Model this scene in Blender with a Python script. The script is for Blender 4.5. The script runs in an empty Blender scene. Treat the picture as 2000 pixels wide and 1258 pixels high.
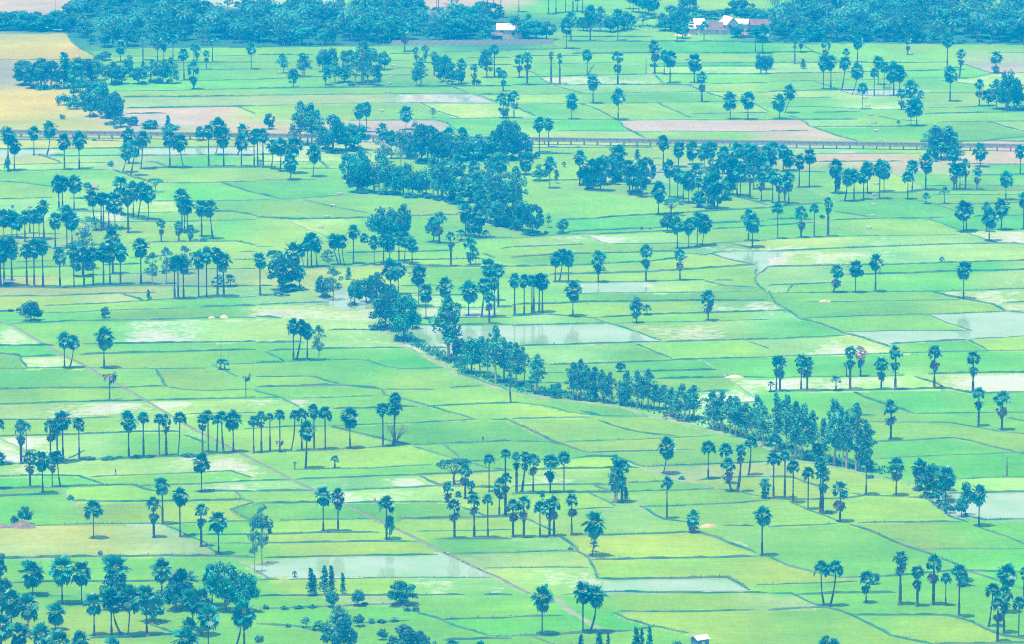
import bpy, math, random, heapq
import numpy as np
from mathutils import Vector, Matrix

# ------------------------------------------------------------------ camera, world, sun, exposure
S = bpy.context.scene
COL = S.collection
H = 300.0                                   # the hill top the picture is taken from
F = 11000.0                                 # focal length in photo pixels (2000 px wide frame)
PITCH = math.atan(1909.0 / F)
SUN_EL, SUN_AZ = math.radians(76), math.radians(-135)      # azimuth clockwise from +Y (north)
cam = bpy.data.cameras.new('camera')
cam.sensor_fit = 'HORIZONTAL'; cam.sensor_width = 36; cam.lens = F / 2000 * 36
cam.clip_start = 1; cam.clip_end = 90000
cam_o = bpy.data.objects.new('camera', cam); COL.objects.link(cam_o)
cam_o.location = (0, 0, H); cam_o.rotation_euler = (math.pi / 2 - PITCH, 0, 0)
S.camera = cam_o
W = bpy.data.worlds.new('World'); S.world = W; W.use_nodes = True
nt = W.node_tree; nt.nodes.clear()
sky = nt.nodes.new('ShaderNodeTexSky'); sky.sky_type = 'NISHITA'; sky.sun_disc = False
sky.sun_elevation = SUN_EL; sky.sun_rotation = SUN_AZ; sky.air_density = 1.0; sky.dust_density = 2.5
bg = nt.nodes.new('ShaderNodeBackground'); bg.inputs[1].default_value = 0.12
wo = nt.nodes.new('ShaderNodeOutputWorld')
nt.links.new(sky.outputs[0], bg.inputs[0]); nt.links.new(bg.outputs[0], wo.inputs[0])
sun = bpy.data.lights.new('sun', 'SUN'); sun.energy = 3.4; sun.angle = math.radians(2.2); sun.color = (1.0, 0.965, 0.9)
sun_o = bpy.data.objects.new('sun', sun); COL.objects.link(sun_o)
sd = Vector((math.sin(SUN_AZ) * math.cos(SUN_EL), math.cos(SUN_AZ) * math.cos(SUN_EL), math.sin(SUN_EL)))
sun_o.rotation_euler = sd.to_track_quat('Z', 'Y').to_euler(); sun_o.location = (0, 1500, 900)
S.view_settings.view_transform = 'Standard'; S.view_settings.look = 'None'
S.view_settings.exposure = 0.95; S.view_settings.gamma = 1.0
S.cycles.max_bounces = 5; S.cycles.diffuse_bounces = 2; S.cycles.glossy_bounces = 2; S.cycles.volume_bounces = 0
S.cycles.transparent_max_bounces = 4; S.cycles.use_denoising = False; S.cycles.use_adaptive_sampling = False; S.cycles.pixel_filter_type = 'BLACKMAN_HARRIS'
S.cycles.filter_width = 1.1

# ------------------------------------------------------------------ helpers
rnd = random.Random(7)
OX = (0, 500, 1000, 1500); OY = (0, 235, 470, 705, 943); Z = 3.994
def tp(c, r, X, Y): return OX[c] + X / Z, OY[r] + Y / Z        # survey sheet coordinates -> photo pixels
def gnd(px, py, z=0.0):                                         # photo pixel -> the place on the ground
    x = (px - 1000) / F; y = -(py - 629) / F
    d = Vector((x, math.cos(PITCH) + y * math.sin(PITCH), -math.sin(PITCH) + y * math.cos(PITCH)))
    t = (H - z) / -d.z
    return Vector((d.x * t, d.y * t, z))
def ppm(p): return F / (p.y * math.cos(PITCH) + H * math.sin(PITCH))    # photo pixels per metre at p
def cosd(p): return p.y / math.hypot(p.y, H)
def mesh(name, v, f, mats, fm=None, tint=None, smooth=False):
    me = bpy.data.meshes.new(name); me.from_pydata([tuple(q) for q in v], [], [tuple(q) for q in f])
    for m in (mats if isinstance(mats, (list, tuple)) else [mats]): me.materials.append(m)
    if fm is not None: me.polygons.foreach_set('material_index', np.array(fm, dtype=np.int32))
    if tint is not None:
        a = me.attributes.new('tint', 'FLOAT', 'FACE'); a.data.foreach_set('value', np.array(tint, dtype=np.float32))
    if smooth: me.polygons.foreach_set('use_smooth', np.ones(len(f), dtype=bool))
    me.update(); return me
def link(name, me, parent=None, **props):
    o = bpy.data.objects.new(name, me); COL.objects.link(o)
    if parent: o.parent = parent
    for k, v in props.items():
        if v: o[k] = v
    return o
def empty(name, loc, label, category, group=None, rz=0.0):
    o = bpy.data.objects.new(name, None); COL.objects.link(o); o.location = loc; o.rotation_euler = (0, 0, rz)
    o.empty_display_size = 0.5; o['label'] = label; o['category'] = category
    if group: o['group'] = group
    return o
class MB:                                                        # collects shapes that become ONE mesh
    def __init__(s): s.v = []; s.f = []; s.m = []
    def box(s, x0, x1, y0, y1, z0, z1, m=0):
        b = len(s.v); s.v += [(x, y, z) for z in (z0, z1) for x, y in ((x0, y0), (x1, y0), (x1, y1), (x0, y1))]
        s.f += [tuple(b + i for i in q) for q in ((3, 2, 1, 0), (4, 5, 6, 7), (0, 1, 5, 4), (1, 2, 6, 5), (2, 3, 7, 6), (3, 0, 4, 7))]; s.m += [m] * 6
    def poly(s, pts, m=0):
        b = len(s.v); s.v += [tuple(p) for p in pts]; s.f.append(tuple(range(b, b + len(pts)))); s.m.append(m)
    def tube(s, pts, rad, n=6, m=0, cap=True):
        b = len(s.v); P = [Vector(p) for p in pts]
        for i, p in enumerate(P):
            t = (P[min(i + 1, len(P) - 1)] - P[max(i - 1, 0)]).normalized()
            a = t.orthogonal().normalized() if abs(t.z) < .9 else (Vector((1, 0, 0)) - t * t.x).normalized()
            c = t.cross(a)
            for k in range(n):
                w = 2 * math.pi * k / n; s.v.append(tuple(p + (a * math.cos(w) + c * math.sin(w)) * rad[i]))
        for i in range(len(P) - 1):
            for k in range(n):
                k2 = (k + 1) % n; s.f.append((b + i * n + k, b + i * n + k2, b + i * n + n + k2, b + i * n + n + k)); s.m.append(m)
        if cap: s.f.append(tuple(b + (len(P) - 1) * n + k for k in range(n))); s.m.append(m)
    def build(s, name, mats, smooth=False): return mesh(name, s.v, s.f, mats, s.m, smooth=smooth)

# ------------------------------------------------------------------ materials
def mat(name, c, rough=0.9, c2=None, scale=3.0, spec=0.2, tint=0.0, rndv=0.0, transl=0.0, coord='Object'):
    m = bpy.data.materials.new(name); m.use_nodes = True; t = m.node_tree; N = t.nodes; L = t.links
    b = N['Principled BSDF']; b.inputs['Roughness'].default_value = rough; b.inputs['Specular IOR Level'].default_value = spec
    src = N.new('ShaderNodeRGB'); src.outputs[0].default_value = (*c, 1); out = src.outputs[0]
    if c2:
        tc = N.new('ShaderNodeTexCoord'); nz = N.new('ShaderNodeTexNoise'); nz.inputs['Scale'].default_value = scale; nz.inputs['Detail'].default_value = 5
        if coord == 'World':
            g = N.new('ShaderNodeNewGeometry'); L.new(g.outputs['Position'], nz.inputs['Vector'])
        else: L.new(tc.outputs[coord], nz.inputs['Vector'])
        rp = N.new('ShaderNodeMapRange'); rp.inputs[1].default_value = .35; rp.inputs[2].default_value = .65; L.new(nz.outputs[0], rp.inputs[0])
        mx = N.new('ShaderNodeMix'); mx.data_type = 'RGBA'; L.new(rp.outputs[0], mx.inputs[0]); L.new(out, mx.inputs[6]); mx.inputs[7].default_value = (*c2, 1); out = mx.outputs[2]
    if tint or rndv:
        hs = N.new('ShaderNodeHueSaturation'); L.new(out, hs.inputs['Color']); out = hs.outputs[0]
        ad = N.new('ShaderNodeMath'); ad.operation = 'ADD'; ad.inputs[0].default_value = 1.0 - (tint + rndv) / 2; ad.inputs[1].default_value = 0
        val = ad.outputs[0]
        if tint:
            at = N.new('ShaderNodeAttribute'); at.attribute_name = 'tint'
            ma = N.new('ShaderNodeMath'); ma.operation = 'MULTIPLY_ADD'; ma.inputs[1].default_value = tint; L.new(at.outputs['Fac'], ma.inputs[0]); L.new(val, ma.inputs[2]); val = ma.outputs[0]
        if rndv:
            oi = N.new('ShaderNodeObjectInfo'); ma = N.new('ShaderNodeMath'); ma.operation = 'MULTIPLY_ADD'; ma.inputs[1].default_value = rndv
            L.new(oi.outputs['Random'], ma.inputs[0]); L.new(val, ma.inputs[2]); val = ma.outputs[0]
            mh = N.new('ShaderNodeMath'); mh.operation = 'MULTIPLY_ADD'; mh.inputs[1].default_value = .05; mh.inputs[2].default_value = .475
            L.new(oi.outputs['Random'], mh.inputs[0]); L.new(mh.outputs[0], hs.inputs['Hue'])
        L.new(val, hs.inputs['Value'])
    L.new(out, b.inputs['Base Color'])
    if transl:
        tr = N.new('ShaderNodeBsdfTranslucent'); L.new(out, tr.inputs[0]); ms = N.new('ShaderNodeMixShader'); ms.inputs[0].default_value = transl
        L.new(b.outputs[0], ms.inputs[1]); L.new(tr.outputs[0], ms.inputs[2]); L.new(ms.outputs[0], N['Material Output'].inputs[0])
    return m
M_palm = mat('palm_leaf', (.008, .195, .105), .45, tint=1.4, rndv=.55, spec=.5, transl=.2)
M_dry = mat('dry_leaf', (.17, .14, .14), .9, tint=.6, transl=.1)
M_brown = mat('brown_leaf', (.50, .30, .19), .9, tint=.7, transl=.1)
M_pet = mat('petiole', (.38, .36, .22), .6, spec=.4)
M_ptrunk = mat('palm_bark', (.085, .085, .07), .95, (.05, .05, .04), 2.2, rndv=.5)
M_leaf = mat('tree_leaf', (.007, .185, .098), .5, tint=1.2, rndv=.75, spec=.4, transl=.15)
M_leafe = mat('tall_tree_leaf', (.035, .28, .155), .5, tint=1.1, rndv=.5, spec=.4, transl=.2)
M_leafd = mat('dark_leaf', (.006, .125, .085), .5, tint=.7, rndv=.4, spec=.4, transl=.1)
M_leafl = mat('light_leaf', (.022, .24, .11), .5, tint=.6, rndv=.4, spec=.35, transl=.2)
M_leafg = mat('grey_leaf', (.03, .19, .15), .6, tint=.7, rndv=.4, spec=.35, transl=.15)
M_bark = mat('bark', (.11, .085, .065), .95, (.06, .05, .04), 2.0)
M_pale = mat('pale_bark', (.46, .42, .36), .9, (.24, .21, .18), 1.2)
M_coco = mat('coconut_leaf', (.008, .185, .110), .45, tint=1.0, rndv=.7, spec=.5, transl=.15)
M_dyke = mat('dyke_turf', (.014, .135, .055), .95, (.10, .16, .07), .09, coord='World')
M_dykeg = mat('dyke_grass', (.015, .17, .08), .8, tint=.8, transl=.2)
M_path = mat('dirt', (.22, .24, .16), .97, (.09, .20, .07), .12, coord='World')
M_conc = mat('concrete', (.40, .385, .36), .9, (.27, .26, .25), .6)
M_dconc = mat('weathered_concrete', (.44, .43, .44), .9, (.30, .30, .31), .4)
M_white = mat('white_sheet', (.66, .67, .68), .5, (.48, .48, .49), .5, spec=.4)
M_red = mat('red_sheet', (.17, .11, .11), .85, (.11, .075, .08), .7)
M_wall = mat('plaster', (.48, .45, .40), .9, (.34, .32, .29), .5)
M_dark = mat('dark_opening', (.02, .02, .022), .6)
M_wood = mat('timber', (.17, .13, .10), .9, (.10, .08, .06), 1.5)
M_thatch = mat('thatch', (.28, .24, .19), .95, (.18, .15, .12), 1.5)
M_sand = mat('sand', (.58, .52, .42), .95, (.42, .37, .29), .7)
M_straw = mat('straw', (.52, .43, .27), .95, (.38, .30, .18), 1.2)
M_earth = mat('earth', (.24, .19, .15), .97, (.15, .12, .09), .8)
# ------------------------------------------------------------------ plant prototypes (shared meshes)
def fan_leaf(V, Fc, Mi, Ti, base, az, el, pet, rad, droop, mi, R, cup=.25, n=11, spread=2.25):
    """one fan leaf: petiole from base in direction az/el, then a pleated fan of n blades that tips over by droop"""
    d = Vector((math.cos(az) * math.cos(el), math.sin(az) * math.cos(el), math.sin(el)))
    side = Vector((-math.sin(az), math.cos(az), 0)); up = side.cross(d) * -1
    if up.z < 0: up = -up
    hub = base + d * pet
    w = .055; b = len(V); V += [base - side * w, base + side * w, hub + side * w * .6, hub - side * w * .6]; Fc.append((b, b + 1, b + 2, b + 3)); Mi.append(mi[1]); Ti.append(.5)
    el2 = el - droop
    d2 = Vector((math.cos(az) * math.cos(el2), math.sin(az) * math.cos(el2), math.sin(el2)))
    up2 = d2.cross(side); up2 = up2 if up2.z > 0 else -up2
    tw = R.uniform(-.5, .5); s2 = side * math.cos(tw) + up2 * math.sin(tw); u2 = up2 * math.cos(tw) - side * math.sin(tw)
    t0 = R.random()
    for k in range(n):
        a = (k / (n - 1) - .5) * 2 * spread; rr = rad * (1 - .28 * abs(a) / spread) * R.uniform(.85, 1.08)
        dd = d2 * math.cos(a) + s2 * math.sin(a); pp = s2 * math.cos(a) - d2 * math.sin(a)
        lift = u2 * (cup * rr * abs(math.sin(a * .5))) - Vector((0, 0, .16 * rr * R.random()))
        hw = .16 * rad
        b = len(V); mid = hub + dd * rr * .6 + lift * .5
        V += [hub, mid + pp * hw + u2 * .05, hub + dd * rr + lift, mid - pp * hw - u2 * .04]
        Fc.append((b, b + 1, b + 2, b + 3)); Mi.append(mi[0]); Ti.append(min(1, max(0, t0 * .6 + R.random() * .4)))
def palm_crown(kind, seed):
    """sizes in metres for a crown about 4.6 m across, origin at the growing point"""
    R = random.Random(seed); V = []; Fc = []; Mi = []; Ti = []
    specs = []
    G = (0, 2); DD = (1, 1); BR = (3, 3)
    if kind == 'F':
        n = 40
        for i in range(n):
            q = (i + .5) / n; el = math.radians(88 - 166 * q ** 0.92 + R.uniform(-8, 8)); specs.append((el, R.uniform(.7, 1.5), R.uniform(1.05, 1.4), G if q < .9 or R.random() < .5 else DD, .05 + .45 * q + R.uniform(-.1, .25)))
    if kind == 'M':
        n = 34
        for i in range(n):
            q = (i + .5) / n; el = math.radians(86 - 112 * q + R.uniform(-9, 9)); specs.append((el, R.uniform(.9, 1.25), R.uniform(.95, 1.2), G, .2 + .6 * q))
    if kind == 'D':
        n = 30
        for i in range(n):
            q = (i + .5) / n; el = math.radians(84 - 118 * q + R.uniform(-14, 14)); specs.append((el, R.uniform(.8, 1.3), R.uniform(.85, 1.15), G, .2 + .6 * q))
    if kind == 'B':
        n = 36
        for i in range(n):
            q = (i + .5) / n; el = math.radians(84 - 140 * q + R.uniform(-10, 10)); specs.append((el, R.uniform(.9, 1.2), R.uniform(.95, 1.2), BR if R.random() < .8 else G, .4 + .5 * q))
    if kind == 'W':                                     # withered: old leaves hang folded down one side
        n = 20
        for i in range(n):
            el = math.radians(R.uniform(-80, 25)); specs.append((el, R.uniform(.7, 1.2), R.uniform(.8, 1.1), DD if R.random() < .6 else G, R.uniform(.6, 1.3)))
    if kind == 'S':
        n = 22
        for i in range(n):
            q = (i + .5) / n; el = math.radians(85 - 95 * q + R.uniform(-9, 9)); specs.append((el, R.uniform(1.0, 1.4), R.uniform(.9, 1.2), G, .2 + .5 * q))
    ga = 2.39996; a0 = R.uniform(0, 6)
    for i, (el, p, rr, mi, dr) in enumerate(specs):
        az = a0 + i * ga + R.uniform(-.25, .25)
        if kind == 'W' and R.random() < .65: az = R.uniform(-.8, .9)
        base = Vector((.12 * math.cos(az), .12 * math.sin(az), .1 * math.sin(el) - (.25 if el < -.4 else 0)))
        fan_leaf(V, Fc, Mi, Ti, base, az, el, p, rr, dr, mi, R, spread=2.0 if mi == G else 1.2, n=11 if mi == G else 7)
    return mesh('crown_' + kind, V, Fc, [M_palm, M_dry, M_pet, M_brown], Mi, Ti)
def palm_skirt(seed, dead):
    """older leaves hanging in a clump below a gap of bare trunk"""
    R = random.Random(seed); V = []; Fc = []; Mi = []; Ti = []
    for i in range(26):
        az = R.uniform(0, 6.28); el = math.radians(R.uniform(-75, 5)); z = R.uniform(-.9, .3)
        mi = (1, 1) if R.random() < dead else (0, 2)
        fan_leaf(V, Fc, Mi, Ti, Vector((.15 * math.cos(az), .15 * math.sin(az), z)), az, el, R.uniform(.4, .9), R.uniform(.7, 1.0), R.uniform(.2, .9), mi, R, spread=1.6, n=8)
    return mesh('skirt', V, Fc, [M_palm, M_dry, M_pet], Mi, Ti)
def palm_trunk(lean, curve, boots, seed):
    """height 1, radius about 1 (scaled per tree); lean = sideways offset of the top in units of height"""
    R = random.Random(seed); m = MB(); pts = []; rad = []
    for i in range(15):
        q = i / 14; s = q if curve == 0 else (1 - (1 - q) ** (1 + curve))
        pts.append((lean * (s if curve else q), 0, q)); r = .62 + .55 * max(0, 1 - q / .12) ** 1.5 + (.42 if q < boots else 0) * R.uniform(.7, 1.15)
        rad.append(r * R.uniform(.93, 1.07))
    return pts, rad
_tr = {}
def trunk_mesh(h, r, lean, curve, boots, seed):
    key = (round(h / 1.5), round(r, 1), round(lean, 1), curve, boots, seed) if abs(lean) < .05 else None
    pts, rad = palm_trunk(0, 0, boots, seed)
    if key and key in _tr: return _tr[key]
    m = MB(); P = []
    hh = key[0] * 1.5 if key else h
    for i, (x, y, q) in enumerate(pts):
        s = q if curve == 0 else 1 - (1 - q) ** (1 + curve)
        P.append((lean * s, .02 * hh * math.sin(q * 5 + seed), q * hh))
    m.tube(P, [a * r for a in rad], 7, 0)
    me = m.build('trunk', M_ptrunk, True)
    if key: _tr[key] = me
    return me
CROWN = {k: [palm_crown(k, 11 * i + ord(k)) for i in range(n)] for k, n in dict(F=5, M=4, D=4, B=1, W=2, S=3).items()}
SKIRT = [palm_skirt(5, .25), palm_skirt(6, .55), palm_skirt(8, .9)]

def leaf_clumps(centers, radii, per, size, seed, squash=.8, up=.5):
    R = np.random.RandomState(seed); V = []; T = []
    for c, r, tn in centers:
        n = per if not callable(per) else per(r)
        d = R.normal(size=(n, 3)); d /= np.linalg.norm(d, axis=1)[:, None]
        rr = r * R.uniform(.35, 1.05, size=(n, 1)) ** .55
        p = d * rr * np.array([1, 1, squash]) + np.array(c)
        nrm = d * .7 + R.normal(size=(n, 3)) * .6 + np.array([0, 0, up]); nrm /= np.linalg.norm(nrm, axis=1)[:, None]
        a = np.cross(nrm, R.normal(size=(n, 3))); a /= np.linalg.norm(a, axis=1)[:, None]; b = np.cross(nrm, a)
        s = size * R.uniform(.6, 1.3, size=(n, 1))
        V.append(np.stack([p - a * s, p - b * s * .55, p + a * s, p + b * s * .55], 1).reshape(-1, 3)); T.append(np.clip(tn + R.uniform(-.25, .25, n), 0, 1))
    V = np.concatenate(V); T = np.concatenate(T); n = len(V) // 4
    return V, np.arange(4 * n).reshape(n, 4), T
def crown_mesh(name, m, *args, **k):
    V, Fc, T = leaf_clumps(*args, **k)
    me = bpy.data.meshes.new(name); me.from_pydata(V.tolist(), [], Fc.tolist()); me.materials.append(m)
    a = me.attributes.new('tint', 'FLOAT', 'FACE'); a.data.foreach_set('value', T.astype(np.float32)); me.update(); return me
def limbs(mb, base, tips, r0, R, fork=.45):
    for t in tips:
        b = Vector(base); e = Vector(t); mid = b.lerp(e, .5) + Vector((R.uniform(-.3, .3), R.uniform(-.3, .3), .3))
        mb.tube([b, mid, e], [r0, r0 * .6, r0 * .18], 5)
def proto(kind, seed):
    """-> (trunk mesh, crown mesh or None, width, height) in metres"""
    R = random.Random(seed); mb = MB(); C = []
    if kind == 'R':
        w, h = 9, 8; s = R.uniform(0, 6)
        for i in range(46):
            a = R.uniform(0, 6.28); q = R.random(); el = math.asin(R.uniform(-.75, 1)); lump = 1 + .22 * math.sin(3 * a + s) + .14 * math.sin(5 * a + 2 * s)
            rr = 3.3 * lump * (.55 + .45 * q ** .4)
            C.append(((rr * math.cos(el) * math.cos(a), rr * math.cos(el) * math.sin(a), 4.1 + 3.0 * math.sin(el) * (.9 + .15 * math.sin(2 * a + s))), R.uniform(.7, 1.35), R.random()))
        mb.tube([(0, 0, 0), (.1, 0, 1.2), (0, .1, 2.6)], [.36, .26, .2], 7)
        limbs(mb, (0, .05, 2.0), [c[0] for c in C[::4]], .13, R)
        return mb.build('trunk', M_bark), crown_mesh('crown', M_leaf, C, None, 74, .30, seed), w, h
    if kind == 'H':                                         # dark dense round crown down to the ground
        w, h = 8, 6.5
        for i in range(36):
            a = R.uniform(0, 6.28); el = math.asin(R.uniform(-.6, 1)); rr = 2.9 * R.uniform(.7, 1.05)
            C.append(((rr * math.cos(el) * math.cos(a), rr * math.cos(el) * math.sin(a), 3.3 + 2.5 * math.sin(el)), R.uniform(.7, 1.2), R.random()))
        mb.tube([(0, 0, 0), (0, 0, 1.6), (.1, .1, 3)], [.3, .25, .15], 7)
        return mb.build('trunk', M_bark), crown_mesh('crown', M_leafd, C, None, 90, .27, seed), w, h
    if kind == 'E':
        w, h = 4.4, 12; n = 46
        for i in range(n):
            q = (i + .5) / n; z = 3.6 + 8 * q; env = 1.75 * math.sin(min(1, (q * .9 + .16)) * math.pi) ** .6
            a = R.uniform(0, 6.28); rr = env * R.uniform(.15, 1.15)
            C.append(((rr * math.cos(a), rr * math.sin(a), z), R.uniform(.35, .8) * (1.1 - .3 * q), R.random()))
        for k in range(R.choice((1, 2, 2))):
            dx = R.uniform(-.5, .5); mb.tube([(dx, 0, 0), (dx * 1.3 + .1, .1, 4), (dx * .9, -.1, 8), (dx * .5, 0, 11)], [.19, .15, .1, .03], 6)
        limbs(mb, (0, 0, 4.5), [c[0] for c in C[::5]], .05, R)
        return mb.build('trunk', M_pale), crown_mesh('crown', M_leafe, C, None, 40, .24, seed, squash=1.15, up=.15), w, h
    if kind == 'G':                                         # greyish, feathery, sparse
        w, h = 5.5, 9
        for i in range(34):
            a = R.uniform(0, 6.28); q = R.random(); z = 3 + 5.6 * q; rr = 2.3 * math.sin(min(1, q * .8 + .2) * math.pi) ** .5 * R.uniform(.2, 1)
            C.append(((rr * math.cos(a), rr * math.sin(a), z), R.uniform(.45, .9), R.random()))
        mb.tube([(0, 0, 0), (.15, 0, 2.5), (-.1, .1, 5), (.1, 0, 8)], [.17, .13, .09, .03], 6); limbs(mb, (.1, 0, 2.2), [c[0] for c in C[::3]], .06, R)
        return mb.build('trunk', M_pale), crown_mesh('crown', M_leafg, C, None, 38, .21, seed, up=.2), w, h
    if kind == 'K':                                         # young conical tree
        w, h = 3, 7
        for i in range(26):
            q = (i + .5) / 26; z = .7 + 6.1 * q; env = 1.25 * (1 - q) ** .75 + .1; a = R.uniform(0, 6.28); rr = env * R.uniform(.2, .85)
            C.append(((rr * math.cos(a), rr * math.sin(a), z), (.3 + .45 * (1 - q)) * R.uniform(.8, 1.2), R.random()))
        mb.tube([(0, 0, 0), (0, 0, 3), (0, 0, 6.6)], [.12, .08, .02], 5)
        return mb.build('trunk', M_bark), crown_mesh('crown', M_leaf, C, None, 40, .21, seed, squash=1.2, up=.1), w, h
    if kind == 'O':                                         # oval crown on a short stem
        w, h = 4, 7
        for i in range(26):
            a = R.uniform(0, 6.28); u = R.uniform(-1, 1); rr = 1.5 * math.sqrt(1 - u * u) * R.uniform(.3, 1)
            C.append(((rr * math.cos(a), rr * math.sin(a), 4.1 + 2.5 * u), R.uniform(.5, .85), R.random()))
        mb.tube([(0, 0, 0), (.05, 0, 1.4), (0, 0, 4)], [.14, .11, .05], 6)
        return mb.build('trunk', M_bark), crown_mesh('crown', M_leaf, C, None, 62, .23, seed, squash=1.1), w, h
    if kind == 'A':                                         # rain tree: flat spreading crown on bare forked limbs
        w, h = 10, 7.5
        for i in range(34):
            a = R.uniform(0, 6.28); rr = 4.2 * math.sqrt(R.random()); C.append(((rr * math.cos(a), rr * math.sin(a), 6.3 - .07 * rr * rr + R.uniform(-.35, .35)), R.uniform(.6, 1.1), R.random()))
        mb.tube([(0, 0, 0), (.25, 0, 1.6), (.1, 0, 2.8)], [.34, .25, .2], 7); limbs(mb, (.1, 0, 2.5), [c[0] for c in C[::3]], .13, R)
        return mb.build('trunk', M_bark), crown_mesh('crown', M_leaf, C, None, 60, .24, seed, squash=.42, up=.8), w, h
    if kind == 'B':                                         # bush
        w, h = 3.2, 2.3
        for i in range(16):
            a = R.uniform(0, 6.28); rr = 1.15 * math.sqrt(R.random()); C.append(((rr * math.cos(a), rr * math.sin(a), .45 + R.uniform(0, 1.3) * (1 - rr / 1.7)), R.uniform(.35, .6), R.random()))
        mb.tube([(0, 0, 0), (.05, 0, .6), (0, .1, 1.1)], [.06, .05, .03], 5)
        return mb.build('stem', M_bark), crown_mesh('foliage', M_leaf if seed < 150 else M_leafg, C, None, 44, .17, seed), w, h
    if kind == 'L':                                         # light green bush / young tree
        w, h = 4.5, 5
        for i in range(24):
            a = R.uniform(0, 6.28); rr = 1.7 * math.sqrt(R.random()); C.append(((rr * math.cos(a), rr * math.sin(a), 1 + R.uniform(0, 3.6) * (1 - rr / 3.2)), R.uniform(.45, .8), R.random()))
        mb.tube([(0, 0, 0), (.05, 0, 1.2), (0, .1, 3)], [.12, .09, .04], 5)
        return mb.build('trunk', M_bark), crown_mesh('crown', M_leafl, C, None, 55, .22, seed), w, h
    if kind == 'N':                                         # leafless: forked limbs and a haze of twigs
        w, h = 9, 7
        for k in range(9):
            a = k * .7 + R.uniform(-.2, .2); e = Vector((R.uniform(2.2, 4.3) * math.cos(a), R.uniform(2.2, 4.3) * math.sin(a), R.uniform(4.6, 6.6)))
            mb.tube([(0, 0, .8), e * .45 + Vector((0, 0, .9)), e], [.2, .11, .03], 5)
            for j in range(16):
                b = e * R.uniform(.5, 1) + Vector((0, 0, .6)); q = b + Vector((R.uniform(-1.3, 1.3), R.uniform(-1.3, 1.3), R.uniform(-1.1, .9))); mb.tube([b, b.lerp(q, .5) + Vector((0, 0, .25)), q], [.035, .022, .01], 3)
        mb.tube([(0, 0, 0), (0, 0, 1)], [.34, .25], 7)
        tw = MB()
        return mb.build('trunk', M_earth), None, w, h
    if kind == 'C':                                         # coconut palm
        w, h = 7.2, 10; V = []; Fc = []; T = []
        for i in range(20):
            az = i * 2.4 + R.uniform(-.2, .2); e0 = math.radians(80 - 105 * (i + .5) / 20 + R.uniform(-8, 8)); L = R.uniform(3.3, 4.1); p = Vector((0, 0, 8.2)); el = e0; tn = R.random()
            side = Vector((-math.sin(az), math.cos(az), 0)); ns = 9
            for k in range(ns):
                d = Vector((math.cos(az) * math.cos(el), math.sin(az) * math.cos(el), math.sin(el))); p2 = p + d * (L / ns); wl = .62 * math.sin(math.pi * (k + .9) / (ns + .6)) ** .7
                for sg in (-1, 1):
                    for hh in (0, .5):
                        q = p.lerp(p2, hh); e = q + side * sg * wl * R.uniform(.8, 1.1) + d * .35 - Vector((0, 0, wl * R.uniform(.35, .8))); b = len(V)
                        V += [q, q + d * .2, e]; Fc.append((b, b + 1, b + 2)); T.append(min(1, max(0, tn + R.uniform(-.3, .3))))
                p = p2; el -= .21 + .03 * R.random()
        cr = mesh('crown', V, Fc, M_coco, None, T)
        ln = R.uniform(-.8, .8); mb.tube([(-ln, 0, 0), (-ln * .5, .05, 3), (0, 0, 8.3)], [.26, .15, .11], 6)
        return mb.build('trunk', M_bark), cr, w, h
NPROTO = dict(R=4, H=2, E=5, G=3, K=3, O=2, A=2, B=3, L=2, N=1, C=3)
PROTO = {k: [proto(k, 100 * i + ord(k)) for i in range(n)] for k, n in NPROTO.items()}
KIND = dict(R=('leafy_tree', 'tree', 'round leafy tree'), H=('dense_tree', 'tree', 'dark dense tree'), E=('tall_tree', 'tree', 'tall slender tree'), G=('feathery_tree', 'tree', 'feathery grey tree'), K=('conical_tree', 'tree', 'pointed young tree'),
            O=('oval_tree', 'tree', 'slim oval tree'), A=('rain_tree', 'tree', 'flat-topped spreading tree'), B=('bush', 'bush', 'low bush'), L=('bushy_tree', 'tree', 'light green tree'), N=('bare_tree', 'tree', 'bare twiggy tree'), C=('coconut_palm', 'coconut palm', 'coconut palm'))
ORD = ['first', 'second', 'third', 'fourth', 'fifth', 'sixth', 'seventh', 'eighth', 'ninth', 'tenth', 'eleventh', 'twelfth', 'thirteenth', 'fourteenth', 'fifteenth', 'sixteenth', 'seventeenth', 'eighteenth', 'nineteenth', 'twentieth']
def ordinal(i):
    n = i + 1
    if n <= 20: return ORD[i]
    if n > 99: return 'hundredth' if n == 100 else 'hundred-and-' + ordinal(i - 100)
    t = n // 10 - 2
    return ('twenty', 'thirty', 'forty', 'fifty', 'sixty', 'seventy', 'eighty', 'ninety')[t] + '-' + ORD[n % 10 - 1] if n % 10 else ('twentieth', 'thirtieth', 'fortieth', 'fiftieth', 'sixtieth', 'seventieth', 'eightieth', 'ninetieth')[t]
def nums(s): return [float(q) for q in s.split()]
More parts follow.
